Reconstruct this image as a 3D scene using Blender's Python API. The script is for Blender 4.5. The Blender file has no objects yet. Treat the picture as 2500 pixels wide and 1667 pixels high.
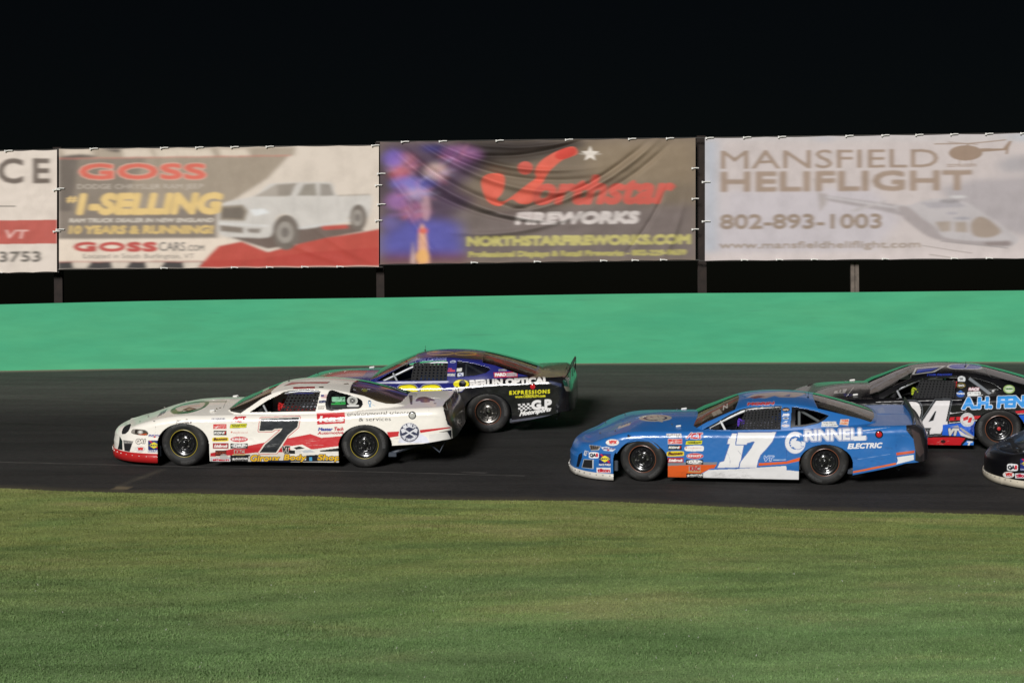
import bpy, math, random
import numpy as np
from mathutils import Vector, Matrix, Euler

random.seed(7); RNG = np.random.RandomState(11)
scene = bpy.context.scene
COL = scene.collection
rad = math.radians

# ------------------------------------------------------------------ camera, sky, light, exposure
F = 4455.0                       # focal length in units of the 2500 px wide photograph
CAM_Z = 2.15
ROLL = 0.0087
cd = bpy.data.cameras.new('camera'); cam = bpy.data.objects.new('camera', cd); COL.objects.link(cam)
cd.sensor_width = 36.0; cd.lens = F / 2500.0 * 36.0; cd.clip_start = 0.1; cd.clip_end = 2000
cam.location = (0, 0, CAM_Z)
cam.rotation_euler = (Matrix.Rotation(rad(90), 3, 'X') @ Matrix.Rotation(-ROLL, 3, 'Z')).to_euler()
scene.camera = cam

SUN_EL, SUN_AZ = 22.0, 17.0      # floodlights behind and to the left of the camera
world = bpy.data.worlds.new('World'); scene.world = world; world.use_nodes = True
wn = world.node_tree.nodes; wl = world.node_tree.links
sky = wn.new('ShaderNodeTexSky'); sky.sky_type = 'NISHITA'; sky.sun_disc = False
sky.sun_elevation = rad(SUN_EL); sky.sun_rotation = rad(180 + SUN_AZ)
wl.new(sky.outputs[0], wn['Background'].inputs[0]); wn['Background'].inputs[1].default_value = 0.0005

sd = bpy.data.lights.new('floodlight', 'SUN'); sun = bpy.data.objects.new('floodlight', sd); COL.objects.link(sun)
sd.energy = 3.5; sd.angle = rad(15.0); sd.color = (1.0, 0.985, 0.965)
_d = Vector((math.sin(rad(SUN_AZ)) * math.cos(rad(SUN_EL)), math.cos(rad(SUN_AZ)) * math.cos(rad(SUN_EL)), -math.sin(rad(SUN_EL))))
sun.rotation_euler = _d.to_track_quat('-Z', 'Y').to_euler()
sun.location = (-12, -20, 18)

vs = scene.view_settings
vs.view_transform = 'Standard'; vs.look = 'None'; vs.gamma = 1.0; vs.exposure = 0.0; vs.use_curve_mapping = False
scene.cycles.max_bounces = 6; scene.cycles.diffuse_bounces = 3; scene.cycles.glossy_bounces = 3
scene.cycles.transparent_max_bounces = 12
scene.cycles.use_denoising = True

# ------------------------------------------------------------------ the lie of the land
BANK = 0.157                     # slope of the banked track, rising away from the infield
Y0 = 24.52
def track_z(X, Y): return BANK * (Y - Y0)
def edge_y(X):                   # inner edge of the asphalt
    X = np.asarray(X, float)
    return 24.50 - 0.145 * X + 0.07 * np.sin(X * 0.55 + 1.0) + 0.05 * np.sin(X * 1.3)
def wall_y(X):
    X = np.asarray(X, float)
    return 35.45 - 0.0028 * np.clip(X, -45, 45) ** 2
def infield_z(X, Y):
    X = np.asarray(X, float); Y = np.asarray(Y, float)
    e = edge_y(np.clip(X, -20, 20)); ze = track_z(X, e)
    t = np.clip((e - Y) / 5.0, 0, 1); t = t * t * (3 - 2 * t)
    return ze * (1 - t) + 0.0 * t + 0.03 * np.sin(X * .5 + Y * .4) * t
def ray(px, py):                 # direction (x per metre of depth, z per metre of depth) for a photograph position
    dx, dy = px - 1250.0, py - 833.5
    return (dx - ROLL * dy) / F, -(dy + ROLL * dx) / F
def at_depth(px, py, D):
    a, b = ray(px, py); return Vector((a * D, D, CAM_Z + b * D))
def on_track(px, py):
    a, b = ray(px, py)
    D = (CAM_Z + BANK * Y0) / (BANK - b)
    return Vector((a * D, D, CAM_Z + b * D))
def to_photo(p):                 # inverse of at_depth
    a, b = p[0] / p[1], (p[2] - CAM_Z) / p[1]
    X, Y = a * F, -b * F
    dx = (X + ROLL * Y) / (1 + ROLL ** 2); dy = Y - ROLL * dx
    return 1250 + dx, 833.5 + dy

# ------------------------------------------------------------------ materials
MATS = {}
def new_mat(name):
    m = bpy.data.materials.new(name); m.use_nodes = True
    return m, m.node_tree.nodes, m.node_tree.links, m.node_tree.nodes['Principled BSDF']
def mat(name, col, rough=.5, metal=0.0, coat=0.0, bump=0.0, bscale=40.0, var=0.0, vscale=5.0):
    if name in MATS: return MATS[name]
    m, n, l, b = new_mat(name)
    b.inputs['Base Color'].default_value = (*col, 1); b.inputs['Roughness'].default_value = rough
    b.inputs['Metallic'].default_value = metal; b.inputs['Coat Weight'].default_value = coat
    b.inputs['Coat Roughness'].default_value = .08
    tc = n.new('ShaderNodeTexCoord')
    if var:
        nz = n.new('ShaderNodeTexNoise'); nz.inputs['Scale'].default_value = vscale; nz.inputs['Detail'].default_value = 6
        l.new(tc.outputs['Object'], nz.inputs['Vector'])
        mr = n.new('ShaderNodeMapRange'); mr.inputs[1].default_value = .3; mr.inputs[2].default_value = .7
        mr.inputs[3].default_value = 1 - var; mr.inputs[4].default_value = 1 + var
        l.new(nz.outputs[0], mr.inputs[0])
        vm = n.new('ShaderNodeVectorMath'); vm.operation = 'SCALE'; vm.inputs[0].default_value = col
        l.new(mr.outputs[0], vm.inputs['Scale']); l.new(vm.outputs[0], b.inputs['Base Color'])
    if bump:
        nz = n.new('ShaderNodeTexNoise'); nz.inputs['Scale'].default_value = bscale; nz.inputs['Detail'].default_value = 5
        l.new(tc.outputs['Object'], nz.inputs['Vector'])
        bp = n.new('ShaderNodeBump'); bp.inputs['Strength'].default_value = bump; bp.inputs['Distance'].default_value = .01
        l.new(nz.outputs[0], bp.inputs['Height']); l.new(bp.outputs[0], b.inputs['Normal'])
    MATS[name] = m
    return m
def attr_mat(name, rough=.3, coat=.6, alpha_glass=False, dirt=.10, tint=(.30, .32, .33), trans=.0, spec=.5):
    if name in MATS: return MATS[name]
    m, n, l, b = new_mat(name)
    at = n.new('ShaderNodeAttribute'); at.attribute_name = 'paint'
    tc = n.new('ShaderNodeTexCoord')
    nz = n.new('ShaderNodeTexNoise'); nz.inputs['Scale'].default_value = 3.0; nz.inputs['Detail'].default_value = 8
    l.new(tc.outputs['Object'], nz.inputs['Vector'])
    mr = n.new('ShaderNodeMapRange'); mr.inputs[1].default_value = .45; mr.inputs[2].default_value = .75
    mr.inputs[3].default_value = 0; mr.inputs[4].default_value = dirt; l.new(nz.outputs[0], mr.inputs[0])
    mx = n.new('ShaderNodeMix'); mx.data_type = 'RGBA'
    l.new(mr.outputs[0], mx.inputs[0]); l.new(at.outputs['Color'], mx.inputs[6]); mx.inputs[7].default_value = (.10, .09, .075, 1)
    l.new(mx.outputs[2], b.inputs['Base Color'])
    rr = n.new('ShaderNodeMapRange'); rr.inputs[3].default_value = rough * .8; rr.inputs[4].default_value = rough * 1.5
    l.new(nz.outputs[0], rr.inputs[0]); l.new(rr.outputs[0], b.inputs['Roughness'])
    b.inputs['Coat Weight'].default_value = coat; b.inputs['Coat Roughness'].default_value = .07
    b.inputs['Specular IOR Level'].default_value = spec
    if alpha_glass:
        tr = n.new('ShaderNodeBsdfTransparent'); tr.inputs[0].default_value = (*tint, 1)
        gl = n.new('ShaderNodeBsdfGlossy'); gl.inputs['Roughness'].default_value = .06; gl.inputs['Color'].default_value = (.9, .9, .9, 1)
        fr = n.new('ShaderNodeFresnel'); fr.inputs['IOR'].default_value = 1.5
        m1 = n.new('ShaderNodeMixShader'); l.new(fr.outputs[0], m1.inputs[0]); l.new(tr.outputs[0], m1.inputs[1]); l.new(gl.outputs[0], m1.inputs[2])
        m2 = n.new('ShaderNodeMixShader'); l.new(at.outputs['Alpha'], m2.inputs[0]); l.new(m1.outputs[0], m2.inputs[1]); l.new(b.outputs[0], m2.inputs[2])
        l.new(m2.outputs[0], n['Material Output'].inputs[0])
    MATS[name] = m
    return m

# ------------------------------------------------------------------ objects
def setp(o, label=None, cat=None, group=None, kind=None):
    if label: o['label'] = label
    if cat: o['category'] = cat
    if group: o['group'] = group
    if kind: o['kind'] = kind
    return o
def empty(name, loc=(0, 0, 0), parent=None):
    o = bpy.data.objects.new(name, None); COL.objects.link(o); o.location = loc
    o.empty_display_size = .2
    if parent: o.parent = parent
    return o
def mesh_obj(name, V, Fc, m=None, parent=None, smooth=False, paint=None):
    V = np.asarray(V, np.float32)
    me = bpy.data.meshes.new(name)
    if isinstance(Fc, np.ndarray):
        nf, k = Fc.shape
        me.vertices.add(len(V)); me.vertices.foreach_set('co', V.ravel())
        me.loops.add(nf * k); me.loops.foreach_set('vertex_index', Fc.astype(np.int32).ravel())
        me.polygons.add(nf); me.polygons.foreach_set('loop_start', np.arange(0, nf * k, k, dtype=np.int32))
        me.update(calc_edges=True)
    else:
        me.from_pydata([tuple(v) for v in V], [], [tuple(f) for f in Fc]); me.update()
    if smooth: me.polygons.foreach_set('use_smooth', np.ones(len(me.polygons), bool))
    if paint is not None:
        a = me.color_attributes.new('paint', 'FLOAT_COLOR', 'POINT')
        a.data.foreach_set('color', np.ascontiguousarray(paint, np.float32).ravel())
    if m: me.materials.append(m)
    o = bpy.data.objects.new(name, me); COL.objects.link(o)
    if parent: o.parent = parent
    return o
def grid_faces(nu, nv, keep=None, flip=False, wrap=False):
    iu = np.arange(nu if wrap else nu - 1)
    I, J = np.meshgrid(iu, np.arange(nv - 1), indexing='ij')
    a = I * nv + J; b = ((I + 1) % nu) * nv + J
    f = np.stack([a, b, b + 1, a + 1], -1).reshape(-1, 4)
    if flip: f = f[:, ::-1]
    if keep is not None: f = f[keep.reshape(-1)]
    return f
def compact(V, Fc, *attrs):
    used = np.unique(Fc); mp = -np.ones(len(V), int); mp[used] = np.arange(len(used))
    return (V[used], mp[Fc]) + tuple(a[used] for a in attrs)
class MB:                        # collects simple solids into one mesh
    def __init__(s): s.v = []; s.f = []
    def add(s, V, Fc):
        o = len(s.v); s.v += [tuple(v) for v in V]; s.f += [tuple(i + o for i in f) for f in Fc]; return s
    def box(s, c, d, R=None, bev=0.0):
        x, y, z = d[0] / 2, d[1] / 2, d[2] / 2
        c = Vector(c)
        if bev:
            bev = min(bev, x * .9, y * .9, z * .9); P = []
            for sx in (-1, 1):
                for sy in (-1, 1):
                    for sz in (-1, 1):
                        P += [(sx * (x - bev), sy * (y - bev), sz * z), (sx * (x - bev), sy * y, sz * (z - bev)), (sx * x, sy * (y - bev), sz * (z - bev))]
            import bmesh
            bm = bmesh.new(); vv = [bm.verts.new(p) for p in P]; bmesh.ops.convex_hull(bm, input=vv)
            V = [v.co.copy() for v in bm.verts]; bm.verts.index_update(); Fs = [[v.index for v in f.verts] for f in bm.faces]; bm.free()
        else:
            V = [Vector((a, b, e)) for a in (-x, x) for b in (-y, y) for e in (-z, z)]
            Fs = [(0, 1, 3, 2), (4, 6, 7, 5), (0, 4, 5, 1), (2, 3, 7, 6), (0, 2, 6, 4), (1, 5, 7, 3)]
        if R is not None: V = [R @ Vector(v) for v in V]
        return s.add([c + Vector(v) for v in V], Fs)
    def tube(s, pts, r, n=10, cap=True):
        pts = [Vector(p) for p in pts]; V = []; Fs = []
        up = Vector((0, 0, 1)); prev = None
        for i, p in enumerate(pts):
            t = (pts[min(i + 1, len(pts) - 1)] - pts[max(i - 1, 0)]).normalized()
            a = (prev - t * prev.dot(t)) if prev is not None else (up.cross(t) if abs(t.z) < .95 else Vector((1, 0, 0)).cross(t))
            a.normalize(); prev = a; b = t.cross(a)
            rr = r[i] if isinstance(r, (list, tuple)) else r
            for k in range(n):
                q = 2 * math.pi * k / n; V.append(p + (a * math.cos(q) + b * math.sin(q)) * rr)
        for i in range(len(pts) - 1):
            for k in range(n):
                Fs.append((i * n + k, i * n + (k + 1) % n, (i + 1) * n + (k + 1) % n, (i + 1) * n + k))
        if cap: Fs += [tuple(range(n))[::-1], tuple(range((len(pts) - 1) * n, len(pts) * n))]
        return s.add(V, Fs)
    def lathe(s, prof, n=48, c=(0, 0, 0), R=None, close=False):
        # prof: (radius, along-axis y) pairs, axis = y
        V = []; Fs = []; m = len(prof)
        for k in range(n):
            q = 2 * math.pi * k / n
            for r, y in prof:
                v = Vector((r * math.cos(q), y, r * math.sin(q)))
                if R is not None: v = R @ v
                V.append(Vector(c) + v)
        for k in range(n):
            for j in range(m - 1 + (1 if close else 0)):
                j2 = (j + 1) % m
                Fs.append((k * m + j, ((k + 1) % n) * m + j, ((k + 1) % n) * m + j2, k * m + j2))
        return s.add(V, Fs)
    def obj(s, name, m, parent=None, smooth=False, sharp=40):
        o = mesh_obj(name, np.array([tuple(v) for v in s.v]), s.f, m, parent, smooth)
        if smooth:
            try: o.data.set_sharp_from_angle(angle=rad(sharp))
            except Exception: pass
        return o

# ------------------------------------------------------------------ painting: lettering and shapes worked out as arrays
CHARS = "ABCDEFGHIJKLMNOPQRSTUVWXYZabcdefghijklmnopqrstuvwxyz0123456789.,-&#/!'"
def load_glyphs():
    obs = []
    def mk(t):
        cu = bpy.data.curves.new('g', 'FONT'); cu.body = t; cu.resolution_u = 3; cu.fill_mode = 'FRONT'
        o = bpy.data.objects.new('g', cu); COL.objects.link(o); obs.append(o); return o
    items = [(c, mk(c), mk('H' + c + 'H')) for c in CHARS]; hh = mk('HH')
    dg = bpy.context.evaluated_depsgraph_get(); dg.update()
    def tri(o):
        me = bpy.data.meshes.new_from_object(o.evaluated_get(dg)); me.calc_loop_triangles()
        n = len(me.vertices); co = np.zeros(n * 3, np.float32)
        me.vertices.foreach_get('co', co); co = co.reshape(-1, 3)[:, :2]
        t = np.zeros(len(me.loop_triangles) * 3, np.int32); me.loop_triangles.foreach_get('vertices', t)
        r = co[t.reshape(-1, 3)] if len(t) else np.zeros((0, 3, 2), np.float32)
        bpy.data.meshes.remove(me); return r
    H = tri(hh); w_hh = H[..., 0].max() - H[..., 0].min(); cap = H[..., 1].max()
    G = {}
    for c, o1, o2 in items:
        t = tri(o1); t2 = tri(o2)
        G[c] = (t / cap, (t2[..., 0].max() - t2[..., 0].min() - w_hh) / cap)
    for o in obs:
        cu = o.data; bpy.data.objects.remove(o); bpy.data.curves.remove(cu)
    G[' '] = (np.zeros((0, 3, 2), np.float32), .38)
    return G
GLY = load_glyphs()
def s2l(c):
    c = np.asarray(c, float) / 255.0
    return np.where(c <= .04045, c / 12.92, ((c + .055) / 1.055) ** 2.4)
def disk(r):
    k = int(math.ceil(r)); return [(i, j) for i in range(-k, k + 1) for j in range(-k, k + 1) if i * i + j * j <= r * r + .3]
def dilate(M, r):
    if r < .5: return M
    out = M.copy(); h, w = M.shape
    for i, j in disk(r):
        a = M[max(0, i):h + min(0, i), max(0, j):w + min(0, j)]
        b = out[max(0, -i):h + min(0, -i), max(0, -j):w + min(0, -j)]
        np.maximum(b, a, out=b)
    return out
def fill_tris(M, T):
    h, w = M.shape
    for t in T:
        x0, y0 = t.min(0); x1, y1 = t.max(0)
        a, b = max(int(x0 - .5), 0), min(int(x1 + 1.5), w); c, d = max(int(y0 - .5), 0), min(int(y1 + 1.5), h)
        if a >= b or c >= d: continue
        X = np.arange(a, b) + .5; Y = (np.arange(c, d) + .5)[:, None]
        (ax, ay), (bx, by), (cx, cy) = t
        e1 = (bx - ax) * (Y - ay) - (by - ay) * (X - ax)
        e2 = (cx - bx) * (Y - by) - (cy - by) * (X - bx)
        e3 = (ax - cx) * (Y - cy) - (ay - cy) * (X - cx)
        M[c:d, a:b] |= ((e1 >= 0) & (e2 >= 0) & (e3 >= 0)) | ((e1 <= 0) & (e2 <= 0) & (e3 <= 0))
def poly_mask(h, w, P):
    M = np.zeros((h, w), bool); P = np.asarray(P, float)
    y0, y1 = max(int(P[:, 1].min()), 0), min(int(P[:, 1].max()) + 2, h)
    x = np.arange(w) + .5
    for y in range(y0, y1):
        yy = y + .5; xs = []
        for i in range(len(P)):
            (ax, ay), (bx, by) = P[i], P[(i + 1) % len(P)]
            if (ay <= yy) != (by <= yy): xs.append(ax + (yy - ay) * (bx - ax) / (by - ay))
        xs.sort()
        for a, b in zip(xs[::2], xs[1::2]): M[y, (x >= a) & (x < b)] = True
    return M
def in_poly(X, Y, P):
    P = np.asarray(P, float); R = np.zeros(np.shape(X), bool)
    for i in range(len(P)):
        (ax, ay), (bx, by) = P[i], P[(i + 1) % len(P)]
        if ay == by: continue
        c = (ay <= Y) != (by <= Y)
        R ^= c & (X < ax + (Y - ay) * (bx - ax) / (by - ay))
    return R
def smooth_pts(P, n=6, closed=True):
    P = [np.array(p, float) for p in P]; m = len(P); out = []
    for i in range(m if closed else m - 1):
        g = (lambda k: P[k % m]) if closed else (lambda k: P[min(max(k, 0), m - 1)])
        p0, p1, p2, p3 = g(i - 1), g(i), g(i + 1), g(i + 2)
        for j in range(n):
            t = j / n
            out.append(.5 * ((2 * p1) + (-p0 + p2) * t + (2 * p0 - 5 * p1 + 4 * p2 - p3) * t * t + (-p0 + 3 * p1 - 3 * p2 + p3) * t ** 3))
    if not closed: out.append(P[-1])
    return out
class Canvas:
    def __init__(s, x0, y0, x1, y1, ss, base, alpha=1.0):
        s.x0, s.y0, s.ss = x0, y0, ss
        s.w, s.h = int((x1 - x0) * ss), int((y1 - y0) * ss)
        s.A = np.zeros((s.h, s.w, 4), np.float32); s.A[..., :3] = s2l(base); s.A[..., 3] = alpha
        s.view(0, 0, 1)
    def view(s, ox, oy, k): s.ox, s.oy, s.k = ox, oy, k; return s
    def tp(s, P):
        P = np.asarray(P, float).reshape(-1, 2)
        return np.stack([(s.ox + P[:, 0] / s.k - s.x0) * s.ss, (s.oy + P[:, 1] / s.k - s.y0) * s.ss], -1)
    def put(s, M, col, a=1.0, alpha=1.0):
        M = M.astype(np.float32) * a; c = s2l(col).astype(np.float32)
        s.A[..., :3] += M[..., None] * (c - s.A[..., :3]); s.A[..., 3] += M * (alpha - s.A[..., 3])
    def _put_local(s, y0, x0, M, col, a=1.0, alpha=1.0):
        ya, xa = max(y0, 0), max(x0, 0); yb, xb = min(y0 + M.shape[0], s.h), min(x0 + M.shape[1], s.w)
        if ya >= yb or xa >= xb: return
        m = M[ya - y0:yb - y0, xa - x0:xb - x0].astype(np.float32) * a
        R = s.A[ya:yb, xa:xb]; c = s2l(col).astype(np.float32)
        R[..., :3] += m[..., None] * (c - R[..., :3]); R[..., 3] += m * (alpha - R[..., 3])
    def poly(s, P, col, a=1.0, alpha=1.0, outline=()):
        Q = s.tp(P); pad = int(max([w for _, w in outline] + [0]) * s.ss) + 3
        x0, y0 = np.floor(Q.min(0)).astype(int) - pad; x1, y1 = np.ceil(Q.max(0)).astype(int) + pad
        x0 = max(x0, -pad); y0 = max(y0, -pad); x1 = min(x1, s.w + pad); y1 = min(y1, s.h + pad)
        if x1 <= x0 or y1 <= y0: return s
        M = poly_mask(y1 - y0, x1 - x0, Q - [x0, y0])
        for oc, ow in outline: s._put_local(y0, x0, dilate(M, ow * s.ss), oc, a, alpha)
        s._put_local(y0, x0, M, col, a, alpha); return s
    def rect(s, x0, y0, x1, y1, col, sl=0.0, **k):
        return s.poly([(x0, y0), (x1, y0 + sl * (x1 - x0)), (x1, y1 + sl * (x1 - x0)), (x0, y1)], col, **k)
    def ell(s, cx, cy, rx, ry, col, rot=0.0, **k):
        q = np.linspace(0, 2 * math.pi, 40, endpoint=False); c, d = math.cos(rot), math.sin(rot)
        x, y = rx * np.cos(q), ry * np.sin(q)
        return s.poly(np.stack([cx + x * c - y * d, cy + x * d + y * c], -1), col, **k)
    def ring(s, cx, cy, rx, ry, w, col, **k):
        q = np.linspace(0, 2 * math.pi, 60); P = np.stack([cx + rx * np.cos(q), cy + ry * np.sin(q)], -1)
        return s.line(P, w, col, **k)
    def line(s, P, w, col, a=1.0, alpha=1.0):
        P = np.asarray(P, float)
        for i in range(len(P) - 1):
            d = P[i + 1] - P[i]; L = math.hypot(*d)
            if L == 0: continue
            n = np.array([-d[1], d[0]]) / L * w / 2; e = d / L * w * .25
            s.poly([P[i] + n - e, P[i + 1] + n + e, P[i + 1] - n + e, P[i] - n - e], col, a=a, alpha=alpha)
        return s
    def text(s, t, x0, y0, x1, y1, col, shear=0.0, bold=0.0, outline=(), slope=0.0, a=1.0, track=0.0, warp=None, soft=0):
        T = []; X = 0.0
        for ch in t:
            g, adv = GLY.get(ch, GLY[' '])
            if len(g): T.append(g + np.array([X, 0], np.float32))
            X += adv + track
        if not T: return s
        T = np.concatenate(T); mn, mxx = T[..., 0].min(), T[..., 0].max()
        u = (T[..., 0] - mn) / (mxx - mn); v = T[..., 1]
        x = x0 + u * (x1 - x0) + shear * v * (y1 - y0); y = y1 - v * (y1 - y0) + slope * (x - x0)
        if warp: x, y = warp(u, v)
        P = s.tp(np.stack([x, y], -1).reshape(-1, 2)).reshape(-1, 3, 2)
        pad = int((max([w for _, w in outline] + [0]) + bold) * s.ss) + 3 + soft * 3
        a0 = np.floor(P.reshape(-1, 2).min(0)).astype(int) - pad; a1 = np.ceil(P.reshape(-1, 2).max(0)).astype(int) + pad
        M = np.zeros((a1[1] - a0[1], a1[0] - a0[0]), bool)
        fill_tris(M, P - a0); M = dilate(M, bold * s.ss)
        for oc, ow in outline: s._put_local(a0[1], a0[0], dilate(M, ow * s.ss), oc, a)
        if soft:
            M = blur(M.astype(np.float32), soft, max(1, soft // 3))
        s._put_local(a0[1], a0[0], M, col, a); return s
    def soften(s, rx, ry):
        for i in range(4): s.A[..., i] = blur(s.A[..., i], rx, ry)
        return s
    def noise(s, amt, seed=0):
        r = np.random.RandomState(seed); n = r.rand(s.h // 4 + 2, s.w // 4 + 2).astype(np.float32)
        n = blur(n, 2, 1); n = np.kron(n, np.ones((4, 4), np.float32))[:s.h, :s.w]
        s.A[..., :3] *= (1 + amt * (n - .5))[..., None]; return s
    def sample(s, px, py):
        X = np.clip((px - s.x0) * s.ss - .5, 0, s.w - 1.001); Y = np.clip((py - s.y0) * s.ss - .5, 0, s.h - 1.001)
        i, j = X.astype(int), Y.astype(int); fx, fy = (X - i)[..., None], (Y - j)[..., None]
        A = s.A
        return (A[j, i] * (1 - fx) + A[j, i + 1] * fx) * (1 - fy) + (A[j + 1, i] * (1 - fx) + A[j + 1, i + 1] * fx) * fy
def blur(M, rx, ry):
    for _ in range(2):
        for ax, r in ((1, rx), (0, ry)):
            if r < 1: continue
            P = np.pad(M, [(r, r) if k == ax else (0, 0) for k in (0, 1)], mode='edge')
            C = np.cumsum(P, axis=ax, dtype=np.float64); n = 2 * r + 1
            z = np.zeros_like(np.take(C, [0], axis=ax)); C = np.concatenate([z, C], axis=ax)
            L = M.shape[ax]
            M = ((np.take(C, range(n, n + L), axis=ax) - np.take(C, range(0, L), axis=ax)) / n).astype(np.float32)
    return M
def vnoise(x, y, z=0.0, seed=0):  # smooth pseudo noise -1..1
    r = np.random.RandomState(seed); out = 0
    for k in range(5):
        a, b, c = r.uniform(-1, 1, 3) * (1.0 + .6 * k); p = r.uniform(0, 6.28)
        out = out + np.sin(a * x + b * y + c * z + p + 1.3 * np.sin(b * x * .7 - a * y + p)) / 5
    return out
# ------------------------------------------------------------------ ground, track, infield
def sheet(name, xs, ys, zf, m, paint=None, smooth=True):
    X, Y = np.meshgrid(xs, ys, indexing='ij')
    if callable(getattr(ys, 'map', None)): pass
    V = np.stack([X, Y, zf(X, Y)], -1).reshape(-1, 3)
    o = mesh_obj(name, V, grid_faces(len(xs), len(ys)), m, smooth=smooth, paint=paint(X, Y).reshape(-1, 4) if paint else None)
    return o
def ground_z(X, Y):
    w = wall_y(X)
    return np.where(Y > w, track_z(X, w) - .02 - .12 * np.clip(Y - w, 0, 60), np.where(Y > edge_y(np.clip(X, -20, 20)) - .3, track_z(X, Y) - .03, infield_z(X, Y) - .03))
xs = np.concatenate([np.arange(-400, -40, 30), np.arange(-40, 40, 1.0), np.arange(40, 401, 30)])
ys = np.concatenate([np.arange(-60, 8, 4), np.arange(8, 40, .5), np.arange(40, 600, 20)])
setp(sheet('ground', xs, ys, ground_z, mat('earth', (.012, .014, .011), .95, bump=.5, bscale=3)), kind='structure')

# track, with its dark racing groove, seams and dust worked into the asphalt's colour
def build_track():
    xs = np.concatenate([np.arange(-45, -10, .25), np.arange(-10, 10, .035), np.arange(10, 45.1, .25)])
    nt = 330
    E, W = edge_y(np.clip(xs, -20, 20)), wall_y(xs)
    t = np.linspace(0, 1, nt)[None, :]
    Y = (E[:, None] - .25) * (1 - t) + (W[:, None] + .1) * t; X = np.repeat(xs[:, None], nt, 1)
    Z = track_z(X, Y)
    d = W[:, None] - Y                                    # distance from the wall
    n1 = vnoise(X * .35, Y * 2.6, 0, 3); n2 = vnoise(X * 1.1, Y * 9, 0, 5); n3 = vnoise(X * .9, Y * 22, 1, 8)
    light = np.array([.068, .069, .061]); dark = np.array([.026, .0245, .024]); mid = np.array([.034, .031, .030])
    s = np.clip((d + .35 * n1 - 2.6) / 2.4, 0, 1); s = s * s * (3 - 2 * s)
    C = light * (1 - s)[..., None] + dark * s[..., None]
    e = np.clip((2.1 - (Y - E[:, None])) / 1.3 + .3 * n1, 0, 1)
    C = C * (1 - .75 * e[..., None]) + mid * (.75 * e[..., None])
    C = C * (1 + .24 * n1 + .18 * n2 + .14 * n3)[..., None]
    r = RNG.rand(*X.shape); C = C * (.86 + .28 * r)[..., None]
    dd = np.clip(1 - (Y - E[:, None] - .10) / (.16 + .14 * np.abs(vnoise(X * 3.1, X * 1.3, 0, 61))), 0, 1)[..., None] * .75
    C = C * (1 - dd) + np.array([.085, .072, .048]) * dd
    # tyre streaks
    for k in range(16):
        y0 = RNG.uniform(.6, 8.8); w = RNG.uniform(.02, .07); a = RNG.uniform(-.015, .015); g = RNG.uniform(.72, 1.35)
        m = np.exp(-((Y - E[:, None] - y0 - a * X - .05 * np.sin(X * .3 + k)) / w) ** 2)
        C = C * (1 + (g - 1) * m * (.6 + .4 * np.sin(X * .8 + k)))[..., None]
    # pale joint lines and scrapes
    def seam(pts, w, col, st):
        P = [on_track(*p) for p in pts]
        for a, b in zip(P[:-1], P[1:]):
            L = (b - a).xy.length; ux, uy = (b.x - a.x) / L, (b.y - a.y) / L
            s_ = (X - a.x) * ux + (Y - a.y) * uy; q = -(X - a.x) * uy + (Y - a.y) * ux
            m = np.exp(-(q / w) ** 2) * ((s_ > -.02) & (s_ < L + .02)) * st * (.65 + .35 * vnoise(X * 5, Y * 5, 0, 9))
            m = np.clip(m, 0, 1)[..., None]
            C[:] = C * (1 - m) + np.array(col) * m
    seam([(-60, 1126), (150, 1131), (470, 1139), (900, 1151), (1280, 1161)], .018, (.16, .15, .14), .75)
    seam([(1130, 1152), (1185, 1154)], .02, (.22, .2, .19), .8)
    seam([(400, 1145), (345, 1165), (290, 1187)], .06, (.11, .10, .075), .6)
    seam([(282, 1190), (312, 1192)], .10, (.26, .20, .12), .8)
    seam([(1560, 1195), (2000, 1210), (2500, 1226)], .035, (.05, .047, .045), .5)
    seam([(1750, 1178), (1850, 1184)], .12, (.06, .057, .055), .4)
    seam([(2200, 1135), (2330, 1120)], .25, (.075, .07, .062), .5)
    # grit that has blown to the foot of the wall
    g = np.exp(-(d / (.15 + .05 * n2)) ** 2)[..., None]; C = C * (1 - g) + np.array([.30, .25, .19]) * g
    P = np.concatenate([np.clip(C, 0, 1), np.ones(C.shape[:2] + (1,))], -1)
    m = attr_mat('asphalt', rough=.78, coat=0, dirt=.0, spec=.25)
    n, l = m.node_tree.nodes, m.node_tree.links
    tc = n.new('ShaderNodeTexCoord'); nz = n.new('ShaderNodeTexNoise'); nz.inputs['Scale'].default_value = 60; nz.inputs['Detail'].default_value = 8
    l.new(tc.outputs['Object'], nz.inputs['Vector']); bp = n.new('ShaderNodeBump'); bp.inputs['Strength'].default_value = .6; bp.inputs['Distance'].default_value = .01
    l.new(nz.outputs[0], bp.inputs['Height']); l.new(bp.outputs[0], n['Principled BSDF'].inputs['Normal'])
    o = mesh_obj('track', np.stack([X, Y, Z], -1).reshape(-1, 3), grid_faces(len(xs), nt), m, smooth=True, paint=P.reshape(-1, 4))
    setp(o, kind='structure')
build_track()

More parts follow.
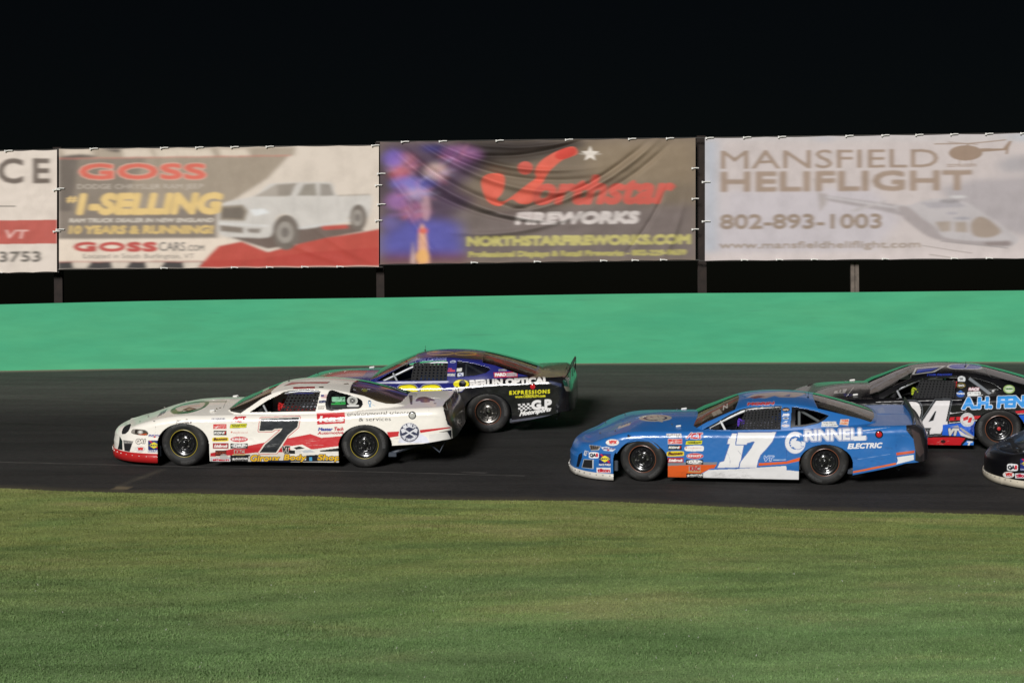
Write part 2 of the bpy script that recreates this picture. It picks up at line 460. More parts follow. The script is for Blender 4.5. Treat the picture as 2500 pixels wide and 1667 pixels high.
def fbm(X, Y, seed):
    r = np.random.RandomState(seed); out = 0; amp = 1.0; f = 1.0; tot = 0
    for k in range(5):
        G = r.rand(64, 64); x = (X * f) % 64; y = (Y * f) % 64; i, j = x.astype(int), y.astype(int); u, v = x - i, y - j; u = u * u * (3 - 2 * u); v = v * v * (3 - 2 * v)
        a, b, c, d = G[i, j], G[(i + 1) % 64, j], G[i, (j + 1) % 64], G[(i + 1) % 64, (j + 1) % 64]
        out = out + amp * ((a * (1 - u) + b * u) * (1 - v) + (c * (1 - u) + d * u) * v); tot += amp; amp *= .55; f *= 2.1
    return out / tot * 2 - 1
def grass_col(X, Y, seed=0):
    n1 = fbm(X * .30 + 20, Y * .8 + 9, 21) * 2.0; n2 = fbm(X * .9 + 37, Y * 1.9 + 3, 22) * 2.0; n3 = fbm(X * 1.9 + 45, Y * 4.2 + 8, 23) * 1.8
    t = np.clip((Y - 12.6 + 1.5 * n1) / 7.0, 0, 1)
    near = np.array([.190, .290, .118]); far = np.array([.220, .255, .088])
    C = near * (1 - t)[..., None] + far * t[..., None]
    dry = np.clip(n2 * .8 + n1 * .4 - .2, 0, 1)[..., None] * .36
    C = C * (1 - dry) + np.array([.34, .28, .15]) * dry
    lush = np.clip(-n2 * 1.1 - .05, 0, 1)[..., None] * .45
    C = C * (1 - lush) + np.array([.105, .19, .065]) * lush
    return C * (1 + .16 * n3 + .12 * n1)[..., None]
def build_infield():
    xs = np.concatenate([np.arange(-60, -9, 1.0), np.arange(-9, 9, .12), np.arange(9, 61, 1.0)])
    nt = 240; E = edge_y(np.clip(xs, -20, 20)); t = np.linspace(0, 1, nt)[None, :] ** .7
    X = np.repeat(xs[:, None], nt, 1); Y = -30 * (1 - t) + (E[:, None] + .02) * t
    Z = infield_z(X, Y) + .004
    C = grass_col(X, Y) * 1.45
    P = np.concatenate([np.clip(C, 0, 1), np.ones(C.shape[:2] + (1,))], -1)
    o = mesh_obj('infield', np.stack([X, Y, Z], -1).reshape(-1, 3), grid_faces(len(xs), nt), attr_mat('turf', rough=.9, coat=0, dirt=0, spec=.1), smooth=True, paint=P.reshape(-1, 4))
    setp(o, kind='structure')
    m = MATS['turf']; n, l = m.node_tree.nodes, m.node_tree.links; bs = n['Principled BSDF']; src = bs.inputs['Base Color'].links[0].from_socket
    tc = n.new('ShaderNodeTexCoord'); acc = None
    for sc, st, amt in (((14, 30, 1), 3.0, .20), ((60, 110, 1), 2.0, .30)):
        mp = n.new('ShaderNodeMapping'); mp.inputs['Scale'].default_value = sc; l.new(tc.outputs['Object'], mp.inputs[0])
        nz = n.new('ShaderNodeTexNoise'); nz.inputs['Scale'].default_value = 1.0; nz.inputs['Detail'].default_value = 4; l.new(mp.outputs[0], nz.inputs['Vector'])
        mr = n.new('ShaderNodeMapRange'); mr.inputs[1].default_value = .3; mr.inputs[2].default_value = .7; mr.inputs[3].default_value = 1 - amt; mr.inputs[4].default_value = 1 + amt; l.new(nz.outputs[0], mr.inputs[0])
        vm = n.new('ShaderNodeVectorMath'); vm.operation = 'SCALE'; l.new(src, vm.inputs[0]); l.new(mr.outputs[0], vm.inputs['Scale']); src = vm.outputs[0]; last = nz
    l.new(src, bs.inputs['Base Color']); bp = n.new('ShaderNodeBump'); bp.inputs['Strength'].default_value = .35; bp.inputs['Distance'].default_value = .01; l.new(last.outputs[0], bp.inputs['Height']); l.new(bp.outputs[0], bs.inputs['Normal'])
    # blades
    N = 520000; R = RNG
    D = 10.6 + (R.rand(N) ** .92) * 15.6
    Xb = (R.rand(N) - .5) * (D * .60 + .6)
    e = edge_y(np.clip(Xb, -20, 20)) + .13 * vnoise(Xb * 3, Xb * 1.7, 0, 31) + .07 * vnoise(Xb * 11, Xb * 7, 0, 32) + .05 * R.randn(N)
    ok = D < e; D, Xb = D[ok], Xb[ok]; N = len(D)
    Zb = infield_z(Xb, D)
    h = R.uniform(.010, .022, N) * (1 + .35 * vnoise(Xb * 2, D * 3, 0, 41)); w = R.uniform(.0030, .0062, N) * (.75 + D / 26)
    a = R.uniform(0, math.pi, N); lx, ly = R.normal(0, .4, N) * h, R.normal(0, .4, N) * h
    V = np.empty((N, 3, 3), np.float32)
    V[:, 0] = np.stack([Xb - np.cos(a) * w, D - np.sin(a) * w, Zb], -1)
    V[:, 1] = np.stack([Xb + np.cos(a) * w, D + np.sin(a) * w, Zb], -1)
    V[:, 2] = np.stack([Xb + lx, D + ly, Zb + h], -1)
    C = grass_col(Xb, D) * 1.45 * R.uniform(.82, 1.2, (N, 1)); pale = R.rand(N) < .010
    C[pale] = C[pale] * .4 + np.array([.36, .36, .24])
    clover = (R.rand(N) < .0012) & (D < 17); C[clover] = (.75, .75, .68)
    P = np.ones((N, 3, 4), np.float32); P[..., :3] = np.clip(C, 0, 1)[:, None, :]; P[:, :2, :3] *= .92
    bm_ = attr_mat('blade', rough=.6, coat=0, dirt=0, spec=.15); n, l = bm_.node_tree.nodes, bm_.node_tree.links
    at = [q for q in n if q.type == 'ATTRIBUTE'][0]; tl = n.new('ShaderNodeBsdfTranslucent'); l.new(at.outputs['Color'], tl.inputs[0]); mx = n.new('ShaderNodeMixShader'); mx.inputs[0].default_value = .48
    l.new(n['Principled BSDF'].outputs[0], mx.inputs[1]); l.new(tl.outputs[0], mx.inputs[2]); l.new(mx.outputs[0], n['Material Output'].inputs[0])
    o = mesh_obj('grass', V.reshape(-1, 3), np.arange(N * 3).reshape(-1, 3), bm_, paint=P.reshape(-1, 4))
    setp(o, label='short mown grass covering the infield in front of the track', kind='stuff')
build_infield()

# ------------------------------------------------------------------ the green wall
def build_wall():
    xs = np.arange(-45, 45.01, .25); W = wall_y(xs)
    H = 1.325 + .0046 * np.clip(xs, -20, 20) + .006 * np.sin(xs * .7)
    base = track_z(xs, W)
    prof = [(0, -.25), (0, 0.0), (.004, .3), (.008, .7), (.012, 1.0), (.24, 1.0), (.25, -.25)]
    V = []
    for x, w, b, h in zip(xs, W, base, H):
        for dy, q in prof: V.append((x, w + dy, b + (q * h if q > 0 else q)))
    m, n, l, b = new_mat('green_paint')
    tc = n.new('ShaderNodeTexCoord'); mp = n.new('ShaderNodeMapping'); mp.inputs['Scale'].default_value = (.22, 1, 1.1); l.new(tc.outputs['Object'], mp.inputs[0])
    nz = n.new('ShaderNodeTexNoise'); nz.inputs['Scale'].default_value = 1.6; nz.inputs['Detail'].default_value = 7; nz.inputs['Roughness'].default_value = .6; l.new(mp.outputs[0], nz.inputs['Vector'])
    cr = n.new('ShaderNodeValToRGB'); e = cr.color_ramp.elements
    e[0].position = .36; e[0].color = (.066, .380, .200, 1); e[1].position = .64; e[1].color = (.080, .398, .203, 1)
    l.new(nz.outputs[0], cr.inputs[0])
    mp2 = n.new('ShaderNodeMapping'); mp2.inputs['Scale'].default_value = (.9, 1, 5); l.new(tc.outputs['Object'], mp2.inputs[0])
    n2 = n.new('ShaderNodeTexNoise'); n2.inputs['Scale'].default_value = 1.2; n2.inputs['Detail'].default_value = 5; l.new(mp2.outputs[0], n2.inputs['Vector'])
    mr = n.new('ShaderNodeMapRange'); mr.inputs[1].default_value = .35; mr.inputs[2].default_value = .7; mr.inputs[3].default_value = .93; mr.inputs[4].default_value = 1.05; l.new(n2.outputs[0], mr.inputs[0])
    vm = n.new('ShaderNodeVectorMath'); vm.operation = 'SCALE'; l.new(cr.outputs[0], vm.inputs[0]); l.new(mr.outputs[0], vm.inputs['Scale'])
    # a few dark scuffs left by cars
    mp3 = n.new('ShaderNodeMapping'); mp3.inputs['Scale'].default_value = (.5, 1, 9); l.new(tc.outputs['Object'], mp3.inputs[0])
    n3 = n.new('ShaderNodeTexNoise'); n3.inputs['Scale'].default_value = 2.3; n3.inputs['Detail'].default_value = 3; l.new(mp3.outputs[0], n3.inputs['Vector'])
    m3 = n.new('ShaderNodeMapRange'); m3.inputs[1].default_value = .66; m3.inputs[2].default_value = .78; m3.inputs[3].default_value = 0; m3.inputs[4].default_value = .35; l.new(n3.outputs[0], m3.inputs[0])
    mx = n.new('ShaderNodeMix'); mx.data_type = 'RGBA'; l.new(m3.outputs[0], mx.inputs[0]); l.new(vm.outputs[0], mx.inputs[6]); mx.inputs[7].default_value = (.06, .20, .13, 1)
    l.new(mx.outputs[2], b.inputs['Base Color']); b.inputs['Roughness'].default_value = .7; b.inputs['Specular IOR Level'].default_value = .15
    bp = n.new('ShaderNodeBump'); bp.inputs['Strength'].default_value = .15; bp.inputs['Distance'].default_value = .02; l.new(nz.outputs[0], bp.inputs['Height']); l.new(bp.outputs[0], b.inputs['Normal'])
    o = mesh_obj('track_wall', V, grid_faces(len(xs), len(prof)), m, smooth=True)
    try: o.data.set_sharp_from_angle(angle=rad(35))
    except Exception: pass
    setp(o, 'long smooth concrete track wall painted bright green, behind the racing cars', 'wall')
build_wall()

# ------------------------------------------------------------------ banners on posts behind the wall
DB = lambda px: 37.25 - (px / 2500.0) * .95           # depth of the banner row
TEXTILE = attr_mat('vinyl', rough=.62, coat=.0, dirt=.12, spec=.25)
WHITE_TIE = mat('tie_white', (.85, .83, .78), .4)
HEM = mat('hem_cord', (.05, .045, .04), .7)
def banner(quad, cv, label, wrinkle, ties_top, ties_bot, ties_l, ties_r, amp=1.0):
    # quad: TL, TR, BR, BL in photograph units
    q = np.array(quad, float); W = q[1, 0] - q[0, 0]; H = q[3, 1] - q[0, 1]
    nu, nv = int(W / 1.25), int(H / 1.25)
    U, Vv = np.meshgrid(np.linspace(0, 1, nu), np.linspace(0, 1, nv), indexing='ij')
    C = [at_depth(p[0], p[1], DB(p[0])) for p in q]
    C = np.array([tuple(c) for c in C])
    w4 = np.stack([(1 - U) * (1 - Vv), U * (1 - Vv), U * Vv, (1 - U) * Vv], -1)
    P = w4 @ C; px = w4 @ q
    edge = np.minimum(1, np.minimum(np.minimum(U, 1 - U) * 14, np.minimum(Vv, 1 - Vv) * 8))
    d = wrinkle(U, Vv) * amp * (.25 + .75 * edge)
    sag = .012 * np.abs(np.sin(U * math.pi * 8)) * ((1 - Vv) ** 8 - Vv ** 8)
    P[..., 1] -= d; P[..., 2] -= sag
    base = empty('advertising_banner', tuple((C[3] + C[2]) / 2))
    V = P.reshape(-1, 3) - np.array(base.location)
    col = cv.sample(px[..., 0], px[..., 1]); col[..., 3] = 1
    mesh_obj('printed_sheet', V, grid_faces(nu, nv, flip=True), TEXTILE, base, True, col.reshape(-1, 4))
    def tie(a, b, off=.03):
        m = MB(); A = at_depth(a[0], a[1], DB(a[0]) - off) - base.location; B = at_depth(b[0], b[1], DB(b[0]) - off) - base.location
        mid = (A + B) / 2 + Vector((0, -.01, .006)); m.tube([A, mid, B], .011, 6)
        m.tube([A - Vector((0, .008, .02)), A + Vector((0, -.008, .02))], .016, 8)
        m.obj('tie', WHITE_TIE, base, True)
    L = lambda a, b, t: (a[0] + (b[0] - a[0]) * t, a[1] + (b[1] - a[1]) * t)
    for t in ties_top: p = L(q[0], q[1], t); tie((p[0] - 9, p[1] + 1), (p[0] + 9, p[1] - .5))
    for t in ties_bot: p = L(q[3], q[2], t); tie((p[0] - 8, p[1] - 2), (p[0] + 8, p[1] - 1))
    for t in ties_l: p = L(q[0], q[3], t); tie((p[0] - 6, p[1]), (p[0] + 13, p[1] - 1))
    for t in ties_r: p = L(q[1], q[2], t); tie((p[0] - 8, p[1]), (p[0] + 8, p[1] - 1))
    # rope through the hem, top and bottom
    for a, b in ((q[0], q[1]), (q[3], q[2])):
        m = MB(); m.tube([at_depth(a[0] + (b[0] - a[0]) * t, a[1] + (b[1] - a[1]) * t, DB(a[0] + (b[0] - a[0]) * t) + .03) - base.location for t in np.linspace(-.012, 1.012, 12)], .014, 6)
        m.obj('hem_rope', HEM, base, True)
    setp(base, label, 'banner', 'advertising banners hung on posts behind the wall')

def fold(cx, cy, ang, width, length, amp):
    c, s = math.cos(ang), math.sin(ang)
    def f(U, V, asp=2.6):
        x, y = (U - cx) * asp, V - cy
        a, b = x * c + y * s, -x * s + y * c
        b = b + .25 * a * a
        return amp * np.exp(-(b / width) ** 2) * np.exp(-(a / length) ** 4)
    return f
def soft_wrinkle(seed, amp, folds=()):
    def f(U, V):
        d = amp * vnoise(U * 9, V * 4 + U * 3, 0, seed) + amp * .5 * vnoise(U * 22 + V * 9, V * 14 - U * 7, 0, seed + 1)
        for g in folds: d = d + g(U, V)
        return d
    return f

# 1: leftmost, only its right end is in the photograph
cv = Canvas(-340, 350, 150, 680, 1.6, (220, 207, 196)).view(0, 340, 2.502)
cv.rect(-900, 505, 352, 650, (185, 92, 82), sl=-.01)
cv.text('OFFICE', -640, 127, 300, 268, (112, 100, 92), bold=3.0, slope=-.005, track=.25, soft=6)
cv.text('Berlin, VT', -300, 555, 160, 606, (225, 180, 172), shear=.25, bold=.8, soft=4)
cv.line([(-800, 412), (95, 410)], 6, (112, 104, 98))
cv.text('802-223-3753', -500, 695, 248, 754, (105, 98, 92), bold=1.4, slope=-.01, soft=5)
cv.soften(5, 1); cv.noise(.05, 1)
banner([(-330, 375), (139, 366), (139, 664), (-330, 673)], cv, 'white banner with a dusty red stripe and grey lettering, cut off by the left edge',
       soft_wrinkle(3, .012), [.12, .3, .5, .75], [.3, .7], [], [.33, .67])

# 2: pickup truck banner
cv = Canvas(130, 340, 940, 670, 1.6, (214, 201, 188)).view(0, 340, 2.502)
Cd, Cb = (112, 102, 94), (160, 146, 130)
cv.poly([(352, 55), (1810, 45), (1800, 100), (352, 118)], (170, 156, 140))
for x in (380, 745, 945, 1120, 1340): cv.poly([(x, 60), (x + 170, 58), (x + 200, 108), (x + 15, 110)], (212, 198, 182))
cv.poly(smooth_pts([(352, 118), (430, 95), (520, 92), (600, 108), (500, 112)], 4), (98, 88, 82))
cv.poly([(620, 58), (740, 58), (735, 78), (690, 74)], (84, 76, 72))
cv.poly([(352, 118), (1770, 100), (1640, 240), (1450, 360), (1330, 440), (1330, 605), (352, 612)], Cb)
cv.poly([(352, 118), (900, 112), (780, 330), (700, 612), (352, 612)], (138, 126, 114))
cv.poly([(352, 118), (480, 116), (440, 400), (470, 612), (352, 612)], Cd)
cv.poly([(352, 440), (1330, 420), (1330, 605), (352, 612)], (134, 122, 112))
cv.soften(7, 3)
cv.line([(352, 119), (1780, 99)], 5, (196, 120, 106))
cv.poly([(352, 612), (1380, 605), (1480, 640), (1300, 750), (352, 750)], (226, 210, 194))
cv.poly([(1215, 785), (1280, 712), (1340, 652), (1480, 625), (1640, 690), (1830, 640), (2010, 600), (2200, 570), (2330, 545), (2330, 775)], (186, 78, 66))
cv.poly([(1215, 788), (2330, 776), (2330, 660), (1900, 690), (1500, 740), (1280, 740)], (176, 62, 54), a=.6)
cv.poly([(352, 752), (1250, 748), (1215, 790), (352, 796)], (70, 66, 66))
for x in (440, 680, 890, 1120): cv.poly([(x, 752), (x + 120, 752), (x + 90, 790), (x + 10, 790)], (214, 200, 186))
cv.line([(352, 750), (1240, 748)], 4, (170, 84, 76))
# pickup
tb = (204, 198, 192); td = (138, 128, 116); tw = (220, 218, 216)
cv.poly([(1380, 590), (1640, 670), (1830, 640), (2010, 600), (2230, 560), (2150, 520), (1850, 540), (1500, 600)], (112, 96, 88))
cv.poly([(1960, 530), (2120, 520), (2130, 545), (1980, 555)], (186, 82, 72))
cv.poly(smooth_pts([(1335, 480), (1345, 405), (1420, 375), (1560, 345), (1640, 280), (1700, 268), (1920, 262), (2030, 268), (2060, 340), (2180, 345), (2265, 340), (2270, 400), (2255, 470), (2220, 490), (2150, 470), (2090, 500), (1850, 550), (1800, 480), (1740, 455), (1690, 480), (1670, 560), (1640, 600), (1500, 600), (1350, 585)], 3), tb)
cv.poly([(1345, 408), (1490, 400), (1520, 440), (1500, 500), (1345, 495)], (150, 138, 124)); cv.poly([(1360, 420), (1480, 415), (1500, 445), (1488, 488), (1360, 482)], (116, 106, 96))
cv.poly([(1345, 525), (1490, 540), (1490, 575), (1350, 562)], (132, 120, 110))
cv.poly([(1530, 430), (1620, 425), (1650, 450), (1560, 470)], (222, 222, 222))
cv.poly([(1560, 350), (1690, 275), (1820, 268), (1760, 350)], (170, 160, 150)); cv.poly([(1700, 280), (1810, 270), (1780, 345), (1700, 345)], (150, 140, 130))
cv.poly([(1820, 345), (1860, 275), (1930, 270), (1940, 345)], (150, 142, 132)); cv.poly([(1955, 270), (2020, 275), (2045, 345), (1955, 348)], (152, 144, 136))
cv.line([(2060, 345), (2260, 338)], 5, (140, 128, 116)); cv.line([(1795, 350), (1800, 470)], 3, (160, 156, 152)); cv.line([(1945, 350), (1950, 520)], 3, (160, 156, 152)); cv.line([(2060, 350), (2075, 500)], 3, (165, 160, 156))
for cx, cy, rx, ry in ((1750, 570, 82, 108), (2190, 480, 52, 82)):
    cv.ell(cx, cy, rx, ry, (116, 106, 98)); cv.ell(cx - 6, cy, rx * .62, ry * .62, (158, 150, 142)); cv.ell(cx - 6, cy, rx * .3, ry * .3, (120, 112, 106))
cv.line([(1830, 545), (2140, 495)], 10, (204, 202, 200)); cv.line([(1345, 515), (1640, 530)], 8, tw)
cv.poly([(1510, 545), (1600, 545), (1590, 575), (1520, 570)], (140, 130, 122))
cv.soften(6, 3)
cv.text('GOSS', 492, 156, 1258, 240, (214, 108, 92), bold=3.0, outline=[((196, 166, 150), 3.0)], slope=-.002, soft=6)
cv.text('DODGE CHRYSLER RAM JEEP', 474, 276, 1245, 304, (194, 182, 170), bold=.3, soft=3, slope=-.003)
cv.text('#', 408, 345, 470, 385, (222, 190, 128), bold=1.2, soft=3); cv.text('1-SELLING', 478, 342, 1335, 452, (226, 194, 130), shear=.22, bold=5, slope=-.006, soft=6)
cv.text('RAM TRUCK DEALER IN NEW ENGLAND', 425, 485, 1305, 508, (206, 196, 184), shear=.2, bold=.9, soft=3, slope=-.003)
cv.text('10 YEARS & RUNNING!', 425, 532, 1300, 576, (212, 182, 120), shear=.12, bold=2.2, soft=5, slope=-.003)
cv.text('GOSS', 454, 634, 960, 682, (190, 84, 78), bold=2.6, soft=5); cv.text('CARS', 975, 630, 1135, 682, (118, 112, 108), bold=.8, soft=3); cv.text('.COM', 1145, 648, 1250, 682, (118, 112, 108), bold=.6, soft=3)
cv.text('Located in South Burlington, VT', 512, 700, 1190, 728, (110, 104, 100), bold=.5, soft=3)
cv.soften(5, 1); cv.noise(.05, 2)
banner([(144, 364), (925, 355), (925, 652), (144, 658)], cv, 'banner picturing a white pickup truck, with red and yellow lettering on brown-grey',
       soft_wrinkle(5, .011, [fold(.83, .92, .35, .03, .5, .02), fold(.9, .86, .55, .03, .4, .02), fold(.05, .2, 1.0, .04, .3, .02)]),
       [.11, .33, .44, .55, .66, .99], [.33, .55, .66, .77, .88], [.33, .67], [.33, .62])

# 3: fireworks banner
cv = Canvas(915, 325, 1715, 660, 1.6, (136, 120, 106)).view(900, 330, 2.8)
cv.poly([(80, 40), (900, 40), (700, 500), (640, 640), (640, 860), (80, 900)], (90, 72, 92))
cv.poly([(560, 40), (1500, 40), (1250, 180), (900, 230), (700, 150)], (62, 52, 50))  # shade of the top folds, painted into the print
cv.poly([(900, 130), (1500, 60), (2240, 30), (2240, 520), (1700, 520), (1000, 480), (600, 380)], (132, 117, 100))
cv.poly([(1500, 50), (2240, 30), (2240, 330), (1850, 330), (1500, 260)], (148, 130, 108))
cv.poly([(600, 500), (2240, 480), (2240, 850), (640, 860), (560, 700)], (122, 109, 105))
cv.poly([(80, 700), (200, 620), (300, 560), (620, 600), (660, 860), (80, 880)], (98, 96, 178))
cv.poly([(80, 820), (680, 810), (680, 870), (80, 890)], (120, 70, 84))
cv.ell(90, 300, 60, 200, (88, 74, 78))
cv.soften(26, 16)
cv.A[..., :3] *= .84
cv.poly(smooth_pts([(600, 40), (900, 30), (1460, 40), (1380, 110), (1180, 170), (930, 215), (760, 170)], 4), (48, 41, 40), a=.75); cv.poly([(1000, 500), (1500, 470), (2240, 470), (2240, 850), (1000, 860)], (120, 108, 104), a=.4)  # dark top shape paints the fold shade in again after softening
for x, y, rx, ry, c in ((240, 200, 95, 80, (180, 110, 130)), (460, 250, 75, 55, (214, 190, 180)), (210, 270, 60, 50, (186, 84, 84)), (330, 390, 95, 45, (170, 160, 200)), (200, 450, 80, 60, (158, 110, 170)), (170, 160, 70, 60, (120, 100, 190)), (260, 330, 110, 50, (130, 120, 200)), (400, 330, 60, 40, (90, 90, 170)), (640, 130, 140, 60, (140, 92, 140)), (320, 520, 100, 60, (160, 100, 130)), (440, 90, 80, 26, (60, 60, 128)), (600, 200, 60, 40, (120, 88, 120)), (150, 600, 60, 50, (110, 100, 160))):
    cv.ell(x, y, rx, ry, c, a=.75)
cv.soften(14, 9)
for k in range(190):
    q = RNG.uniform(0, 6.28); cx, cy = random.choice([(250, 230), (330, 400), (600, 140), (300, 540), (470, 260)]); r = RNG.uniform(40, 170); w_ = RNG.uniform(.1, .6) * r
    cv.line([(cx + w_ * math.cos(q), cy + .6 * w_ * math.sin(q)), (cx + r * math.cos(q), cy + .6 * r * math.sin(q))], RNG.uniform(3, 8), random.choice([(220, 150, 170), (200, 190, 230), (220, 120, 110), (180, 130, 190)]), a=.4)
cv.soften(4, 2)
cv.poly([(335, 880), (345, 650), (365, 600), (390, 640), (420, 880)], (222, 168, 140)); cv.poly([(290, 880), (305, 720), (320, 880)], (214, 180, 170)); cv.ell(375, 655, 30, 20, (220, 110, 90)); cv.ell(370, 830, 45, 50, (232, 176, 110)); cv.ell(395, 500, 30, 90, (200, 160, 170), a=.6)
cv.soften(6, 5)
red = (198, 92, 80)
cv.poly(smooth_pts([(775, 310), (830, 262), (920, 268), (935, 330), (915, 400), (880, 440), (930, 452), (1010, 400), (1100, 330), (1150, 290), (1140, 250), (1180, 180), (1290, 110), (1400, 78), (1430, 130), (1330, 170), (1240, 250), (1180, 350), (1120, 460), (1040, 470), (980, 440), (900, 484), (830, 462), (790, 400)], 4), (216, 100, 82))
cv.ell(1075, 225, 52, 46, red); cv.ell(1350, 125, 75, 36, (204, 70, 58), rot=-.3)
cv.text('orthstar', 1120, 285, 2050, 466, red, shear=.32, bold=4.6, slope=-.008, soft=4)
cv.poly([(1518 + (62 if i % 2 == 0 else 25) * math.sin(i * math.pi / 5) * 1.05, 128 - (58 if i % 2 == 0 else 24) * math.cos(i * math.pi / 5)) for i in range(10)], (224, 214, 204)); cv.ell(1518, 128, 80, 10, (210, 200, 190), a=.4)
cv.text('FIREWORKS', 1015, 535, 1835, 606, (204, 194, 190), shear=.22, bold=3.5, slope=-.010, soft=5)
cv.text('NORTHSTARFIREWORKS.COM', 680, 698, 2195, 756, (190, 180, 112), bold=2.6, slope=-.010, soft=5)
cv.text('Professional Displays & Retail Fireworks - 802-229-9659', 690, 800, 2170, 834, (180, 170, 102), bold=1.6, slope=-.010, soft=4)
cv.soften(5, 1); cv.noise(.05, 3)
W3 = [fold(.32, .16, .30, .022, .75, .045), fold(.33, .24, .30, .022, .8, -.04), fold(.36, .33, .33, .028, .85, .045), fold(.30, .44, .42, .026, .7, -.045), fold(.30, .52, .40, .028, .75, .05), fold(.36, .62, .25, .022, .7, -.03),
      fold(.62, .42, -.42, .022, .65, -.035), fold(.70, .36, -.5, .024, .6, .035), fold(.80, .30, -.6, .024, .4, -.028), fold(.50, .10, -.16, .02, .5, -.04), fold(.5, .05, -.08, .018, .6, .035), fold(.45, .74, -.15, .025, .5, .028), fold(.93, .8, -1.2, .03, .3, .02), fold(.05, .35, .9, .03, .3, .03), fold(.12, .72, 1.0, .03, .3, .02), fold(.85, .7, -1.0, .02, .3, -.015)]
banner([(928, 347), (1698, 337), (1698, 635), (928, 646)], cv, 'wrinkled dark banner with fireworks and star, red script and yellow lettering',
       soft_wrinkle(9, .014, W3), [.08, .20, .38, .6, .8, .92], [.3, .5, .71, .81, .9], [.26, .51], [.25, .5, .75], amp=1.7)

# 4: helicopter banner
cv = Canvas(1710, 300, 2960, 660, 1.6, (198, 187, 185)).view(1680, 310, 2.868)
cv.poly([(110, 60), (200, 60), (190, 940), (110, 940)], (176, 182, 194)); cv.poly([(110, 60), (3600, 20), (3600, 95), (110, 92)], (196, 190, 190))
cv.poly([(880, 72), (980, 72), (1040, 90), (950, 88)], (150, 162, 186)); cv.poly([(2200, 60), (3600, 40), (3600, 110), (2300, 90)], (176, 184, 194))
cv.poly([(250, 450), (1300, 430), (1500, 640), (1300, 900), (200, 900)], (194, 186, 190)); cv.poly([(1750, 430), (2000, 370), (2352, 345), (3600, 330), (3600, 740), (2300, 760), (1900, 560)], (172, 164, 166))
cv.poly([(2170, 260), (2250, 200), (2352, 200), (3600, 160), (3600, 300), (2200, 320)], (170, 164, 166))
cv.poly([(110, 880), (3600, 850), (3600, 935), (110, 940)], (208, 196, 194))
cv.soften(24, 12)
hm, hl, hd = (166, 157, 158), (186, 179, 180), (150, 136, 128)
cv.poly([(880, 360), (905, 360), (930, 460), (985, 470), (975, 540), (930, 600), (918, 480)], (174, 164, 162))
cv.poly([(930, 475), (1480, 545), (1560, 560), (1500, 620), (1380, 590), (1000, 520)], hm); cv.line([(980, 492), (1500, 570)], 12, (196, 190, 192))
cv.poly([(1140, 585), (1400, 510), (1410, 520), (1180, 595)], (184, 176, 176))
cv.poly(smooth_pts([(1450, 545), (1560, 548), (1640, 520), (1780, 500), (1960, 530), (2060, 590), (2150, 650), (2280, 740), (2330, 790), (2250, 840), (2060, 830), (1800, 790), (1680, 740), (1600, 680), (1500, 610)], 4), hl)
cv.poly(smooth_pts([(1480, 560), (1560, 565), (1650, 640), (1740, 700), (1800, 770), (2000, 800), (2260, 800), (2270, 830), (2180, 840), (1900, 815), (1720, 780), (1620, 720), (1520, 640)], 4), (164, 154, 154))
cv.poly(smooth_pts([(1990, 680), (2040, 630), (2100, 640), (2170, 690), (2200, 740), (2120, 775), (2010, 760)], 4), (158, 142, 130)); cv.poly([(1740, 665), (1850, 660), (1850, 730), (1780, 735)], (166, 152, 142)); cv.poly([(1880, 665), (1960, 665), (1970, 740), (1880, 735)], (166, 152, 142))
cv.poly([(2080, 810), (2260, 795), (2270, 830), (2100, 835)], (142, 130, 128)); cv.poly([(1640, 530), (1900, 520), (1960, 560), (1700, 570)], (170, 164, 168))
cv.ell(1840, 520, 70, 14, (150, 144, 146)); cv.rect(1835, 430, 1850, 520, (176, 170, 172)); cv.ell(1930, 640, 60, 10, (160, 156, 162)); cv.ell(1860, 605, 40, 8, (166, 160, 166)); cv.ell(1900, 490, 60, 10, (200, 196, 196))
cv.soften(7, 3)
cv.line([(1650, 832), (2000, 886)], 4, (140, 128, 122)); cv.line([(1700, 896), (1900, 922)], 5, (150, 140, 134)); cv.line([(1780, 800), (2250, 850)], 5, (150, 142, 142))
br = (152, 130, 114)
cv.ell(1955, 182, 118, 54, br, rot=-.02); cv.poly([(2060, 148), (2240, 152), (2240, 163), (2060, 175)], br); cv.poly([(2215, 150), (2258, 98), (2278, 100), (2255, 150), (2250, 190), (2232, 192), (2236, 160)], br)
cv.line([(1735, 119), (1960, 117), (2235, 90)], 7, br); cv.line([(1830, 106), (2040, 122)], 6, br, a=.7); cv.rect(1962, 115, 1978, 140, br)
for x in (1912, 1995): cv.line([(x, 228), (x, 270)], 5, br)
for y in (265, 277): cv.line([(1825, y), (2030, y - 3)], 5, br)
cv.text('MANSFIELD', 232, 168, 1762, 293, (158, 138, 124), bold=.6, slope=-.008, soft=4)
cv.text('HELIFLIGHT', 236, 323, 1992, 448, (160, 140, 126), bold=3.6, slope=-.007, soft=6)
cv.text('802-893-1003', 228, 618, 1362, 712, (150, 132, 118), bold=2.2, slope=-.005, soft=5)
cv.text('www.mansfieldheliflight.com', 220, 806, 1636, 852, (158, 142, 130), bold=.9, slope=-.005, soft=3)
cv.soften(5, 1); cv.noise(.05, 4)
banner([(1721, 337), (2940, 319), (2940, 628), (1721, 637)], cv, 'pale banner with brown lettering and a helicopter, rightmost of the row',
       soft_wrinkle(15, .008), [.01, .085, .155, .29, .362, .43, .50, .57, .64], [.08, .15, .22, .362, .5, .57], [.36, .68], [])

